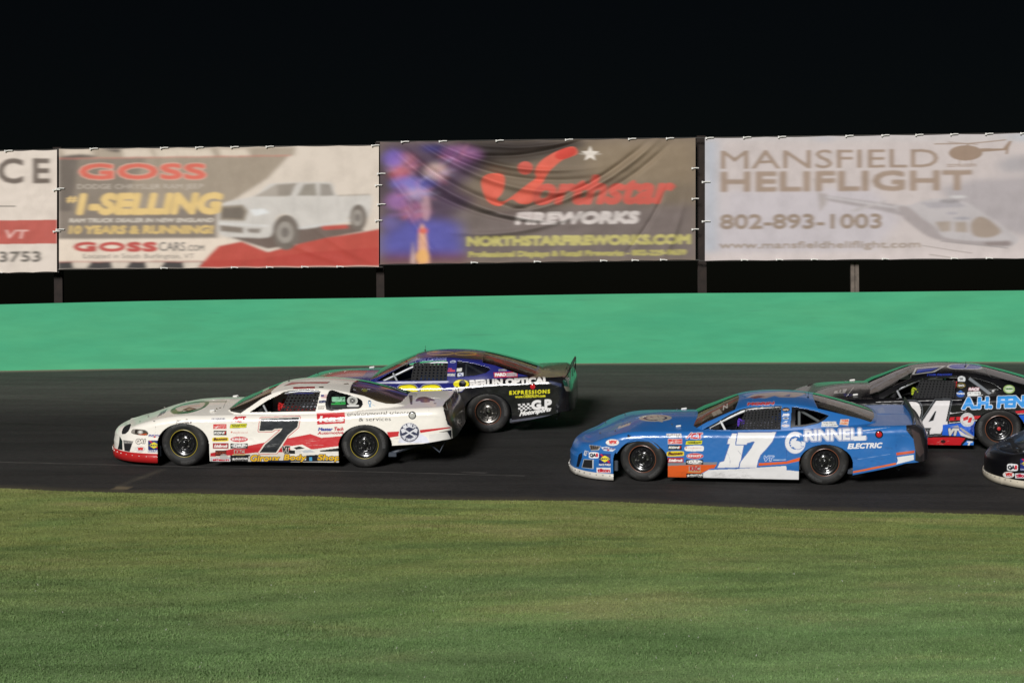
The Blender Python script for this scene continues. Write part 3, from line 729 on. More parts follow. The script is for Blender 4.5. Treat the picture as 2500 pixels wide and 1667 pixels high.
# posts
RUST = mat('rusty_steel', (.020, .012, .009), .85, var=.35, vscale=6, bump=.4, bscale=30)
GREYW = mat('weathered_timber', (.13, .105, .085), .8, var=.3, vscale=9, bump=.4, bscale=30)
def post(px, pyt, pyb, D, w, m, label, name='banner_post'):
    T = at_depth(px, pyt, D); gz = float(ground_z(np.array(T.x), np.array(D)))
    o = MB()
    if m is RUST:        # H-section steel
        h = T.z - gz + .05
        o.box((0, -w * .32, h / 2), (w, .014, h)); o.box((0, w * .32, h / 2), (w, .014, h)); o.box((0, 0, h / 2), (.012, w * .64 - .016, h))
        o.box((0, 0, h + .006), (w * 1.05, w * .8, .010))
    else:
        h = T.z - gz + .05; o.box((-w * .27, 0, h / 2), (w * .44, w * .5, h), bev=.006); o.box((w * .27, 0, h / 2), (w * .44, w * .5, h), bev=.006); o.box((0, w * .1, h * .5), (w * .12, w * .3, h * .98))
    b = o.obj(name, m); b.location = (T.x, D, gz - .05); setp(b, label, 'post', 'posts carrying the banners'); return b
post(141, 362, 735, 37.55, .17, RUST, 'rusty steel post between the grey-lettered banner and the pickup truck banner')
post(926, 350, 735, 37.25, .16, RUST, 'rusty steel post between the pickup truck banner and the fireworks banner')
post(1711, 334, 735, 36.9, .17, RUST, 'rusty steel post between the fireworks banner and the helicopter banner')
post(2086, 640, 735, 36.75, .17, GREYW, 'pale weathered post under the middle of the helicopter banner')
# ------------------------------------------------------------------ race cars
HW = .97; WB = 2.65; R_T = .345
def interp(keys):
    k = np.array(keys, float); return lambda s: np.interp(s, k[:, 0], k[:, 1])
def sm_interp(keys, n=400):      # keys smoothed with a spline
    P = np.array(smooth_pts(keys, 10, closed=False)); return lambda s: np.interp(s, P[:, 0], P[:, 1])
RUBBER = attr_mat('rubber', rough=.55, coat=0, dirt=.25, spec=.45)
RIM = mat('rim_black', (.012, .012, .013), .22, metal=.0, coat=.7)
RIM_SIL = mat('rim_steel', (.16, .15, .14), .3, metal=.9)
STRIPE_Y = mat('rim_stripe_yellow', (.34, .27, .03), .35)
STRIPE_O = mat('rim_stripe_copper', (.20, .07, .035), .3)
NUT = mat('lug_steel', (.45, .44, .42), .3, metal=.9)
BLACK = mat('satin_black', (.010, .010, .011), .45, bump=.05)
MATTE = mat('matte_black', (.007, .007, .008), .8)
CHASSIS = mat('chassis_grey', (.055, .06, .075), .5)
NET = mat('net_webbing', (.007, .007, .008), .8)
ALU = mat('bare_aluminium', (.42, .42, .42), .3, metal=.85)
GREYP = mat('cabin_panel', (.34, .36, .42), .45)
TUBE_S = mat('tube_silver', (.42, .43, .45), .35, metal=.3)
TUBE_W = mat('tube_white', (.75, .75, .76), .3)
SEATM = mat('seat_black', (.015, .015, .017), .6)
REDPAD = mat('red_pad', (.55, .02, .02), .5)
CLEAR_RED = mat('lens_red', (.55, .015, .02), .15, coat=1)
LENS_W = mat('lens_pale', (.55, .54, .50), .15, coat=1)
CHROME = mat('chrome', (.6, .6, .6), .12, metal=1)
WHITE_P = mat('white_plastic', (.78, .77, .74), .4)
def _clear():
    m, n, l, b = new_mat('clear_sheet'); tr = n.new('ShaderNodeBsdfTransparent'); tr.inputs[0].default_value = (.55, .53, .50, 1); gl = n.new('ShaderNodeBsdfGlossy'); gl.inputs['Roughness'].default_value = .12
    fr = n.new('ShaderNodeFresnel'); mx = n.new('ShaderNodeMixShader'); l.new(fr.outputs[0], mx.inputs[0]); l.new(tr.outputs[0], mx.inputs[1]); l.new(gl.outputs[0], mx.inputs[2]); l.new(mx.outputs[0], n['Material Output'].inputs[0]); return m
CLEAR = _clear()
GLASS = attr_mat('window_polycarbonate', rough=.25, coat=.5, alpha_glass=True, dirt=.05, tint=(.42, .44, .44))

def make_tyre_mesh(bright):
    prof = [(.19, .06), (.192, .018), (.205, .004), (.225, -.004), (.25, -.010), (.275, -.011), (.30, -.006), (.318, .004), (.331, .018), (.340, .036), (R_T, .06), (R_T + .001, .13), (R_T, .20), (.338, .225), (.30, .262), (.25, .268), (.2, .25), (.19, .2)]
    pr = np.array(smooth_pts([(p[0], p[1]) for p in prof], 4, closed=False)); n = 420; m = len(pr)
    cv = Canvas(0, .2, 6.2832, .46, 400, (22, 22, 23))     # x = angle, y = .6 - radius
    for k, a in enumerate((.55, 2.15, 3.7, 5.2)):
        cv.text('HOOSIER' if k % 2 == 0 else 'RACING TIRE', a, .298, a + (.80 if k % 2 == 0 else .62), .338, (120 if bright else 70,) * 3, bold=.004 if k % 2 == 0 else .001, a=.42)
    cv.soften(9, 2)
    for r, c in ((.226, 46), (.318, 40)): cv.rect(0, .6 - r - .0015, 6.2832, .6 - r + .0015, (c, c, c))
    r_ = np.random.RandomState(5)
    for k in range(60):
        a = r_.uniform(0, 6.28); cv.ell(a, .6 - r_.uniform(.24, .32), r_.uniform(.05, .25), r_.uniform(.004, .014), (46, 44, 42), a=.3)
    th = np.linspace(0, 2 * math.pi, n, endpoint=False)
    V = np.stack([pr[None, :, 0] * np.cos(th)[:, None], np.repeat(pr[None, :, 1], n, 0), pr[None, :, 0] * np.sin(th)[:, None]], -1)
    C = cv.sample((-th[:, None]) % 6.2832 + 0 * pr[None, :, 0], .6 - pr[None, :, 0] + 0 * th[:, None])
    tread = (pr[:, 0] > .336); C[:, tread, :3] = s2l((34, 33, 32)); C[..., 3] = 1
    C[:, :, :3] *= 1
    me = mesh_obj('tyre', V.reshape(-1, 3), grid_faces(n, m, wrap=True, flip=True), RUBBER, smooth=True, paint=C.reshape(-1, 4))
    d = me.data; bpy.data.objects.remove(me); return d
def make_rim_mesh(style):
    m = MB(); _holes(m); nh = len(m.f)
    m.lathe([(.196, .20), (.196, .006), (.201, -.004), (.206, .0), (.206, .012), (.200, .020)], 72)       # outer lip
    m.lathe([(.196, .012), (.186, .034), (.180, .055), (.160, .062), (.150, .048)], 72)                  # barrel step
    m.lathe([(.150, .048), (.143, .040), (.125, .044), (.115, .058), (.100, .064), (.088, .052), (.060, .046), (.048, .047)], 72)  # wheel centre
    m.lathe([(.048, .047), (.044, .020), (.036, .006), (.020, .0), (.0001, -.002)], 36)                    # hub cap
    o = m.obj('rim', RIM_SIL if style == 'steel' else RIM, smooth=True, sharp=50)
    o.data.materials.append(MATTE)
    for i in range(nh): o.data.polygons[i].material_index = 1
    d = o.data; bpy.data.objects.remove(o); return d
def make_small(fn, m, name):
    b = MB(); fn(b); o = b.obj(name, m, smooth=True); d = o.data; bpy.data.objects.remove(o); return d
def _nut(b): b.lathe([(.0135, .052), (.0135, .026), (.008, .020), (.0001, .019)], 6)
def _holes(b):
    for k in range(10):
        a = 2 * math.pi * (k + .5) / 10; b.lathe([(.0001, .0395), (.012, .0395), (.014, .044)], 12, c=(.133 * math.cos(a), 0, .133 * math.sin(a)))
NUTM = make_small(_nut, NUT, 'lug_nut'); _bolt = lambda b: b.lathe([(.0001, -.010), (.006, -.009), (.010, -.004), (.011, .002)], 10)
BOLT = {True: make_small(_bolt, NUT, 'lip_bolt'), False: make_small(_bolt, WHITE_P, 'lip_bolt')}
STRIPE = {c: make_small(lambda b: b.lathe([(.1975, -.0045), (.2015, -.0065), (.2062, -.0045), (.2075, .001)], 72), m_, 'rim_stripe') for c, m_ in (('y', STRIPE_Y), ('o', STRIPE_O))}
TYRE = {True: make_tyre_mesh(True), False: make_tyre_mesh(False)}
RIMM = {'black': make_rim_mesh('black'), 'steel': make_rim_mesh('steel')}
def wheel(parent, loc, rot, flip, style, bright, stripe, hub=None):
    w = empty('wheel', loc, parent); w.rotation_euler = (0, rot, math.pi if flip else 0)
    def sub(name, data):
        o = bpy.data.objects.new(name, data); COL.objects.link(o); o.parent = w; return o
    sub('tyre', TYRE[bright]); sub('rim', RIMM[style]); sub('rim_stripe', STRIPE[stripe])
    for k in range(5):
        a = 2 * math.pi * k / 5 + .3; sub('lug_nut', NUTM).location = (.074 * math.cos(a), 0, .074 * math.sin(a))
    if hub is not None: b = MB(); b.lathe([(.030, .004), (.026, -.006), (.012, -.010), (.0001, -.011)], 24); b.obj('hub_cap', hub, w, True)
    return w

BASE = dict(
    sn=-1.07, sc=-.30, nf=2.3, sr=4.00, srs=3.30, nr=6.0, ti_f=.19, ti_s=.115, ti_r=.17, lean_f=.21, drop_r=.32,
    zs=[(-1.3, .48), (-.92, .525), (-.75, .58), (-.5, .66), (-.25, .725), (0, .752), (.4, .762), (.85, .772), (1.9, .785), (2.3, .81), (2.7, .845), (3.3, .875), (3.8, .895), (4.3, .90)],
    zc=[(-1.3, .47), (-.92, .52), (-.7, .60), (-.45, .69), (-.2, .765), (0, .81), (.3, .845), (.85, .86), (2.8, .88), (3.3, .895), (4.3, .905)],
    zb=[(-1.3, .045), (-.36, .045), (-.34, .10), (.34, .09), (2.3, .09), (2.9, .10), (3.03, .17), (3.55, .29), (3.8, .36), (4.3, .40)],
    zr=[(.66, .80), (.80, .865), (1.0, .955), (1.2, 1.045), (1.38, 1.118), (1.55, 1.160), (1.8, 1.188), (2.05, 1.192), (2.3, 1.178), (2.55, 1.142), (2.8, 1.085), (3.05, 1.02), (3.3, .945), (3.5, .88)],
    yb=[(.66, .52), (.74, .70), (.85, .805), (1.0, .845), (2.4, .85), (2.8, .81), (3.1, .74), (3.35, .66), (3.5, .60)],
    roof_f=1.40, glass_r=2.50)
def driver_mesh():
    P = [(2.02, -.36, .40), (2.05, -.36, .55), (2.07, -.36, .70), (2.07, -.36, .80), (2.05, -.36, .87), (2.04, -.36, .96)]; Rr = [.15, .14, .16, .13, .06, .085]
    E = [(0, 1), (1, 2), (2, 3), (3, 4), (4, 5)]
    for y in (-1, 1):
        b = len(P); P += [(2.05, -.36 + y * .17, .78), (1.83, -.36 + y * .23, .68), (1.62, -.36 + y * .17, .75), (1.50, -.36 + y * .135, .82)]; Rr += [.075, .055, .045, .035]; E += [(3, b), (b, b + 1), (b + 1, b + 2), (b + 2, b + 3)]
        b = len(P); P += [(1.92, -.36 + y * .10, .38), (1.58, -.36 + y * .12, .50), (1.28, -.36 + y * .10, .30), (1.16, -.36 + y * .10, .27)]; Rr += [.095, .07, .05, .045]; E += [(0, b), (b, b + 1), (b + 1, b + 2), (b + 2, b + 3)]
    me = bpy.data.meshes.new('d'); me.from_pydata(P, E, []); o = bpy.data.objects.new('d', me); COL.objects.link(o)
    sk = o.modifiers.new('skin', 'SKIN'); 
    for i, v in enumerate(me.skin_vertices[0].data): v.radius = (Rr[i], Rr[i]); v.use_root = (i == 0)
    o.modifiers.new('sub', 'SUBSURF').levels = 2
    dg = bpy.context.evaluated_depsgraph_get(); dg.update(); m2 = bpy.data.meshes.new_from_object(o.evaluated_get(dg))
    V = [tuple(v.co) for v in m2.vertices]; Fs = [tuple(f.vertices) for f in m2.polygons]
    bpy.data.objects.remove(o); bpy.data.meshes.remove(me); bpy.data.meshes.remove(m2); return V, Fs
DRIVER_MESH = driver_mesh()
def build_car(C):
    K = dict(BASE); K.update(C.get('shape', {}))
    # ---- place it: near wheels touch the track where the photograph shows them
    A = on_track(*C['front']); Bp = on_track(*C['rear'])
    n = Vector((0, -BANK, 1)).normalized()
    ux = (Bp - A); ux = (ux - n * ux.dot(n)).normalized(); uy = n.cross(ux)
    R = Matrix((ux, uy, n)).transposed()
    if C.get('lift'): R = R @ Matrix.Rotation(rad(C['lift']), 3, 'Y')
    mid = (A + Bp) / 2
    root = empty('race_car', (0, 0, 0))
    y_in = HW - .055; KS = (Bp - A).length / WB
    org = mid - R @ Vector((WB / 2 * KS, 0, 0)) + R @ Vector((0, y_in * KS, 0))   # front axle centre, on the ground
    root.location = org; root.rotation_euler = R.to_euler(); root.scale = (KS,) * 3
    setp(root, C['label'], 'race car', 'stock cars racing round the banked track')
    roll = Matrix.Rotation(rad(C.get('roll', 1.0)), 3, 'X')                       # the body leans outwards on its springs
    pitch = Matrix.Rotation(rad(C.get('pitch', 0.0)), 3, 'Y')
    BR = roll @ pitch
    PV = Vector((WB / 2, -HW, .35))
    def W(p): return org + R @ ((BR @ (Vector(p) - PV) + PV) * KS)
    # ---- a fixed flat layout of the paintwork: side-on, slightly from above, in the car's own axes
    o0 = np.array(to_photo(W((WB / 2, -HW, .5)))); es = (np.array(to_photo(W((WB / 2 + 1, -HW, .5)))) - np.array(to_photo(W((WB / 2 - 1, -HW, .5))))) / 2
    ez = (np.array(to_photo(W((WB / 2, -HW, .9)))) - o0) / .4; ey = (np.array(to_photo(W((WB / 2, -HW + 1.2, .5)))) - o0) / 1.2
    def lay(P, mirror=False):
        y = P[..., 1] + HW
        if mirror: y = HW - np.abs(P[..., 1])
        return (o0[0] + es[0] * (P[..., 0] - WB / 2) + ez[0] * (P[..., 2] - .5) + ey[0] * y,
                o0[1] + es[1] * (P[..., 0] - WB / 2) + ez[1] * (P[..., 2] - .5) + ey[1] * y)
    cv = C['canvas']
    def paintof(P, mirror=False, top=None):
        x, y = lay(P, mirror)
        if top is not None: x[:, top:] = np.minimum(x[:, top:], C.get('tail_x', 1e9))
        return cv.sample(x, y)
    gh = C.get('gh', 0.0); K['zr'] = [(a + gh, b) for a, b in K['zr']]; K['yb'] = [(a + gh, b) for a, b in K['yb']]; K['roof_f'] += gh; K['glass_r'] += gh
    zs, zc, zb, zr, yb = (sm_interp(K[k]) for k in ('zs', 'zc', 'zb', 'zr', 'yb'))
    zb = interp(K['zb'])
    paint = attr_mat('paint_' + C['id'], rough=C.get('rough', .30), coat=C.get('coat', .4), dirt=C.get('dirt', .10), spec=.5)
    def body_xf(o): o.matrix_local = Matrix.Translation(PV) @ BR.to_4x4() @ Matrix.Translation(-PV); return o
    # ---- plan outline
    def hw_at(s):
        f = np.clip((K['sc'] - s) / (K['sc'] - K['sn']), 0, 1); r = np.clip((s - K['srs']) / (K['sr'] - K['srs']), 0, 1)
        return HW * (1 - f ** K['nf']) ** (1 / K['nf']) * (1 - r ** K['nr']) ** (1 / K['nr']) * (1 - .03 * np.clip((K['sc'] + .5 - s) / .8, 0, 1))
    q = np.linspace(0, 1, 500)
    sf = K['sn'] + (K['sc'] - K['sn']) * (1 - np.cos(q * math.pi / 2)); sr_ = K['srs'] + (K['sr'] - K['srs']) * np.sin(q * math.pi / 2)
    sm = np.linspace(K['sc'], K['srs'], 800)[1:-1]
    S = np.concatenate([sf, sm, sr_]); Yp = hw_at(S)
    Yp[0] = 0; Yp[-1] = 0
    Lc = np.concatenate([[0], np.cumsum(np.hypot(np.diff(S), np.diff(Yp)))])
    def body_half(step, rstep, side):
        N = int(Lc[-1] / step); t = np.linspace(0, Lc[-1], N); s = np.interp(t, Lc, S); y = np.interp(t, Lc, Yp)
        ds, dy = np.gradient(s), np.gradient(y); k = np.hypot(ds, dy); nx, ny = -dy / k, ds / k       # outward normal (plan)
        w = max(3, int(.06 / step)) * 2 + 1
        nx = np.convolve(np.pad(nx, w // 2, mode='edge'), np.ones(w) / w, 'valid'); ny = np.convolve(np.pad(ny, w // 2, mode='edge'), np.ones(w) / w, 'valid')
        nx[0], ny[0] = -1, 0; nx[-1], ny[-1] = 1, 0
        front = np.clip(-nx, 0, 1) ** 1.5; rear = np.clip(nx, 0, 1) ** 1.5; sd = np.clip(1 - front - rear, 0, 1)
        ti = K['ti_f'] * front + K['ti_s'] * sd + K['ti_r'] * rear
        drop = .16 * front + .11 * sd + K['drop_r'] * rear
        top = zs(s + 0 * nx); bot = zb(s); z1 = top - drop
        nr1 = int(.75 / rstep); nr2 = max(6, int(.20 / rstep)); nr3 = max(8, int(.9 / max(rstep, .022)))
        rows = []
        lean = K['lean_f'] * front + .035 * sd + .02 * rear
        for j in range(nr1):
            h = j / nr1; z = bot + (z1 - bot) * h
            inn = lean * np.clip((z - .30) / .45, 0, 1) + .02 * sd * np.clip((.30 - z) / .25, 0, 1) ** 2
            inn = inn + K.get('bump_r', .0) * rear * (1 - np.cos(h * 3.1)) * .5
            rows.append(np.stack([s - nx * inn, y - ny * inn, z], -1))
        l1 = lean * np.clip((z1 - .30) / .45, 0, 1)
        for j in range(nr2 + 1):
            ph = j / nr2 * math.pi / 2; inn = l1 + ti * (1 - np.cos(ph)); z = z1 + drop * np.sin(ph)
            rows.append(np.stack([s - nx * inn, y - ny * inn, z], -1))
        e = rows[-1]; zc_ = zc(e[:, 0]); 
        for j in range(1, nr3 + 1):
            f = j / nr3; g = math.sin(f * math.pi / 2) ** (.9)
            z = e[:, 2] + (np.maximum(zc_, e[:, 2] - .02) - e[:, 2]) * g
            rows.append(np.stack([e[:, 0], e[:, 1] * (1 - f), z], -1))
        P = np.stack(rows, 1)                       # N x M x 3 with y >= 0
        dn = .0022 * vnoise(P[..., 0] * 7, P[..., 2] * 9 + side, 0, 51) + .0012 * vnoise(P[..., 0] * 19, P[..., 2] * 23, side, 52)
        if side < 0 and C.get('dents'):
            for (a, b, r1, r2, d) in C['dents']: dn = dn - d * np.exp(-((P[..., 0] - a) / r1) ** 2 - ((P[..., 2] - b) / r2) ** 2)
        P[:, :nr1 + nr2, 0] += (nx[:, None] * dn[:, :nr1 + nr2]); P[:, :nr1 + nr2, 1] += (ny[:, None] * dn[:, :nr1 + nr2]); P[:, nr1 + nr2:, 2] += dn[:, nr1 + nr2:] * .8
        P[..., 1] *= side
        return P, nr1 + nr2 + 1, nx, ny
    def keepmask(P, nskirt, mirror):
        X, Y = lay(P, True); fx = (X[:-1, :-1] + X[1:, 1:]) / 2; fy = (Y[:-1, :-1] + Y[1:, 1:]) / 2
        c = (P[:-1, :-1] + P[1:, 1:]) / 2; keep = np.ones(fx.shape, bool); sk = np.zeros(fx.shape, bool); sk[:, :nskirt - 1] = True
        zf = c[..., 2]
        for ax, r in ((C.get('arch_f', 0.0), C.get('arch_r', .375)), (WB + C.get('arch_b', 0.0), C.get('arch_r2', .375))):
            a = c[..., 0] - ax; b = zf - .34
            arch = ((a / r) ** 2 + (np.maximum(b, 0) / C.get('arch_top', .345)) ** 2 < 1) | ((np.abs(a) < r) & (b <= 0))
            side_zone = np.abs(c[..., 1]) > .55
            keep &= ~(arch & sk & side_zone)
        if not mirror:
            for poly in C.get('cuts', []): keep &= ~(in_poly(fx, fy, poly) & sk)
        inside = (~sk) & (c[..., 0] > .98 + gh) & (c[..., 0] < 3.15 + gh) & (np.abs(c[..., 1]) < yb(c[..., 0]) - .05)
        keep &= ~inside
        return keep, fx, fy, sk
    P, ns, nx, ny = body_half(.007, .0075, -1)
    keep, fx, fy, sk = keepmask(P, ns, False)
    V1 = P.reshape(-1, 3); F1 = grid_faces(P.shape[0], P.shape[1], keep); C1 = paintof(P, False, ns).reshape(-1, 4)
    P2, ns2, *_ = body_half(.02, .02, 1)
    keep2, *_ = keepmask(P2, ns2, True)
    V2 = P2.reshape(-1, 3); F2 = grid_faces(P2.shape[0], P2.shape[1], keep2, flip=True)
    C2 = paintof(P2, True); C2[:, ns2:] = paintof(P2[:, ns2:], False, 0); C2 = C2.reshape(-1, 4)
    V1, F1, C1 = compact(V1, F1, C1); V2, F2, C2 = compact(V2, F2, C2)
    V = np.concatenate([V1, V2]); Fa = np.concatenate([F1, F2 + len(V1)]); Ca = np.concatenate([C1, C2]); Ca[:, 3] = 1
    if C.get('swap_flip'): Fa = Fa[:, ::-1]
    body = body_xf(mesh_obj('body', V, Fa, paint, root, True, Ca))
    sol = body.modifiers.new('sheet', 'SOLIDIFY'); sol.thickness = .004; sol.offset = -1; sol.use_rim = True
    # vertex normals for surface patches
    du = np.gradient(P, axis=0); dv = np.gradient(P, axis=1); Nn = np.cross(du, dv); Nn /= (np.linalg.norm(Nn, axis=-1, keepdims=True) + 1e-9)
    cen = np.array([1.4, 0, .3]); sgn = np.sign(np.sum(Nn * (P - cen), -1, keepdims=True)); Nn = Nn * np.where(np.abs(sgn) < .5, 1, sgn)
    def patch(name, poly, m, off=.004, paintit=True, skirt=None, parent=None, bulge=0.0):
        k = in_poly(fx, fy, poly)
        if skirt is True: k &= sk
        if skirt is False: k &= ~sk
        if not k.any(): return None
        X, Y = lay(P); q_ = np.asarray(poly, float); cx, cy = q_.mean(0); r = np.hypot((X - cx) / (np.ptp(q_[:, 0]) / 2 + 1e-6), (Y - cy) / (np.ptp(q_[:, 1]) / 2 + 1e-6))
        Vp = (P + Nn * (off + bulge * np.clip(1 - r ** 2, 0, 1))[..., None]).reshape(-1, 3); Fp = grid_faces(P.shape[0], P.shape[1], k)
        Cp = paintof(P).reshape(-1, 4); Vp, Fp, Cp = compact(Vp, Fp, Cp); Cp[:, 3] = 1
        o = body_xf(mesh_obj(name, Vp, Fp, m, parent or root, True, Cp))
        if parent: o.matrix_local = Matrix.Identity(4)
        return o
    for nm, poly, m, off, bl in C.get('patches', []): patch(nm, poly, m or paint, off, bulge=bl)
    # ---- lower lip under the nose
    N = 260; t = np.linspace(0, Lc[-1] * 1, 4000); s_all = np.interp(t, Lc, S); y_all = np.interp(t, Lc, Yp); sel = s_all < C.get('arch_f', 0.0) - C.get('arch_r', .375) + .008; s_, y_ = s_all[sel], y_all[sel]
    lip_h = C.get('lip_h', .09); Vl = []
    for yy, ss in list(zip(-y_[::-1], s_[::-1])) + list(zip(y_, s_)):
        f = 1 + .012 / HW; k = (ss - K['sc']); Vl.append((ss - .012 * (1 if abs(yy) < .6 else .2), yy * f))
    Vl = Vl[::8]; Vg = np.array([[(a, b, zb(a) - .02 + h * (lip_h + .02)) for h in (0, .5, 1)] for a, b in Vl]); Vg[:, 1, :2] *= 1.002
    Cl = np.ones(Vg.shape[:2] + (4,)); Cl[..., :3] = s2l(C['lip_col']); Cl[..., :3] *= (.9 + .15 * vnoise(Vg[..., 0] * 9, Vg[..., 1] * 9, 0, 6))[..., None]
    lip = body_xf(mesh_obj('front_lip', Vg.reshape(-1, 3), grid_faces(len(Vg), 3), paint, root, True, Cl.reshape(-1, 4)))
    sl = lip.modifiers.new('sheet', 'SOLIDIFY'); sl.thickness = .008; sl.offset = 0
    near = [(a, b) for a, b in Vl if b < 0]; st = max(1, len(near) // 12)
    for a, b in near[st // 2::st]:
        o = bpy.data.objects.new('lip_bolt', BOLT[C['id'] != 'white']); COL.objects.link(o); o.parent = root; body_xf(o)
        o.matrix_local = o.matrix_local @ Matrix.Translation(Vector((a - (.008 if abs(b) < .8 else 0), b - .004, zb(a) + lip_h * .6))) @ Matrix.Rotation(math.atan2(-(.95 if abs(b) < .6 else .15), .6), 4, 'Z')
    # ---- greenhouse
    sg = np.arange(.66 + gh, 3.50 + gh, .0075); nsd, ntp = 52, 46
    zbase = zs(sg) - .02; zrr = zr(sg); ybb = yb(sg)
    crown = np.interp(sg - gh, [.66, 1.0, 1.4, 2.0, 2.5, 3.0, 3.5], [.03, .05, .055, .055, .055, .05, .03]); ze = np.maximum(zrr - crown, zbase + .005)
    ye = ybb - .60 * (ze - zbase) - .02
    G = []
    for j in range(nsd + 1):
        f = j / nsd; b = .018 * math.sin(f * math.pi); G.append(np.stack([sg, -(ybb + (ye - ybb) * f + b * np.clip((ze - zbase) / .25, 0, 1)), zbase + (ze - zbase) * f], -1))
    for j in range(1, ntp + 1):
        f = j / ntp; g = math.sin(f * math.pi / 2) ** .8; G.append(np.stack([sg, -ye * (1 - f), ze + (zrr - ze) * g], -1))
    G = np.stack(G, 1)
    # round the roof edge
    for _ in range(3): G[:, nsd - 5:nsd + 4] = (G[:, nsd - 6:nsd + 3] + G[:, nsd - 4:nsd + 5] + G[:, nsd - 5:nsd + 4]) / 3
    X, Y = lay(G); gx = (X[:-1, :-1] + X[1:, 1:]) / 2; gy = (Y[:-1, :-1] + Y[1:, 1:]) / 2; gc = (G[:-1, :-1] + G[1:, 1:]) / 2
    topm = np.zeros(gx.shape, bool); topm[:, nsd + 1:] = True; side = ~topm
    wind = topm & (gc[..., 0] < K['roof_f'] - .05 * (np.abs(gc[..., 1]) / .6) ** 2) & (np.abs(gc[..., 1]) < np.interp(gc[..., 0], sg, ye) - .012)
    if C.get('wind_poly'): wind |= in_poly(gx, gy, C['wind_poly']) & (gc[..., 0] < K['roof_f'] + .1)
    rearg = topm & (gc[..., 0] > K['glass_r'] + .04 * (np.abs(gc[..., 1]) / .6) ** 2) & (np.abs(gc[..., 1]) < np.interp(gc[..., 0], sg, ye) - .02) & (gc[..., 0] < C.get('glass_end', 3.36) + gh - .14 * (np.abs(gc[..., 1]) / .6) ** 2)
    if C.get('rear_poly'): rearg |= in_poly(gx, gy, C['rear_poly']) & (gc[..., 0] > 2.2)
    sw = side & in_poly(gx, gy, C['side_win']); qw = side & in_poly(gx, gy, C['quarter_win'])
    keep = ~(wind | rearg | sw | qw)
    front_cut = (gc[..., 0] < .74 + gh) & side; keep &= ~front_cut
    Cg = paintof(G)
    def half(keepm, far, name, m, thick=.004):
        Vg = G.reshape(-1, 3); Fg = grid_faces(G.shape[0], G.shape[1], keepm); Cc = Cg.reshape(-1, 4); V_, F_, C_ = compact(Vg, Fg, Cc)
        out = [V_], [F_], [C_]
        if far:
            Gm = G * np.array([1, -1, 1]); Cm = paintof(G * np.array([1, -1, 1])); Cm[:, :nsd] = Cg[:, :nsd]
            V2_, F2_, C2_ = compact(Gm.reshape(-1, 3), grid_faces(G.shape[0], G.shape[1], keepm, flip=True), Cm.reshape(-1, 4))
            out[0].append(V2_); out[1].append(F2_ + len(V_)); out[2].append(C2_)
        Cx = np.concatenate(out[2]).copy()
        if m is paint: Cx[:, 3] = 1
        o = body_xf(mesh_obj(name, np.concatenate(out[0]), np.concatenate(out[1]), m, root, True, Cx))
        if thick: s_ = o.modifiers.new('sheet', 'SOLIDIFY'); s_.thickness = thick; s_.offset = -1
        return o
    half(keep, True, 'roof', paint)
    gcv = C['glass_canvas']
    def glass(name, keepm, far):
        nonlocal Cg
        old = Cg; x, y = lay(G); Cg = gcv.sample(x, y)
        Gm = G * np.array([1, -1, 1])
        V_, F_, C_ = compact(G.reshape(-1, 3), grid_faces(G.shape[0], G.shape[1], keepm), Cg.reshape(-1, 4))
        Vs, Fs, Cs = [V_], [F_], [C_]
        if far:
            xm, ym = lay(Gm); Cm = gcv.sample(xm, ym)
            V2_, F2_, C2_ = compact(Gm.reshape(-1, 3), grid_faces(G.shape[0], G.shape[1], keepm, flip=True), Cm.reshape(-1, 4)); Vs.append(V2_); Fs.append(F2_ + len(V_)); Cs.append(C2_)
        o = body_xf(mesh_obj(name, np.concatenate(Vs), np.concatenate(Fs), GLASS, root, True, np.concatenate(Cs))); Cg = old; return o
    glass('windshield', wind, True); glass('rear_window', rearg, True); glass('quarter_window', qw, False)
    # far quarter window
    Gm = G * np.array([1, -1, 1]); V_, F_ = compact(Gm.reshape(-1, 3), grid_faces(G.shape[0], G.shape[1], qw, flip=True)); cc = np.zeros((len(V_), 4)); cc[:, :3] = .02
    body_xf(mesh_obj('quarter_window', V_, F_, GLASS, root, True, cc))
    # ---- window net: straps over the side opening
    def inner(px, py, dep):          # point on the plane of the side window, a little inboard
        d = np.hypot(gx - px, gy - py); d = np.where(side, d, 1e9); i, j = np.unravel_index(np.argmin(d), d.shape); p = gc[i, j].copy(); p[1] += dep; return Vector(p)
    q_ = C['net']; nb = MB(); nc, nrw = C.get('net_n', (10, 7))
    L2 = lambda a, b, t: (a[0] + (b[0] - a[0]) * t, a[1] + (b[1] - a[1]) * t)
    c4 = [inner(*p, .012) for p in q_]
    bil = lambda u, v: (c4[0] * (1 - u) + c4[1] * u) * (1 - v) + (c4[3] * (1 - u) + c4[2] * u) * v
    cw, ch = C.get('strap', (.62, .62)); cw -= .10; ch -= .10
    def strap(u0, v0, u1, v1, off):
        o_ = Vector((0, off, 0)); th = Vector((0, .003, 0)); a, b, c, d = bil(u0, v0) + o_, bil(u1, v0) + o_, bil(u1, v1) + o_, bil(u0, v1) + o_
        nb.add([a, b, c, d, a + th, b + th, c + th, d + th], [(0, 1, 2, 3), (7, 6, 5, 4), (0, 4, 5, 1), (1, 5, 6, 2), (2, 6, 7, 3), (3, 7, 4, 0)])
    for k in range(nc + 1): u = k / nc; w = cw / nc / 2; strap(max(0, u - w), 0, min(1, u + w), 1, 0)
    for k in range(nrw + 1): v = k / nrw; w = ch / nrw / 2; strap(0, max(0, v - w), 1, min(1, v + w), .004)
    body_xf(nb.obj('window_net', NET, root))
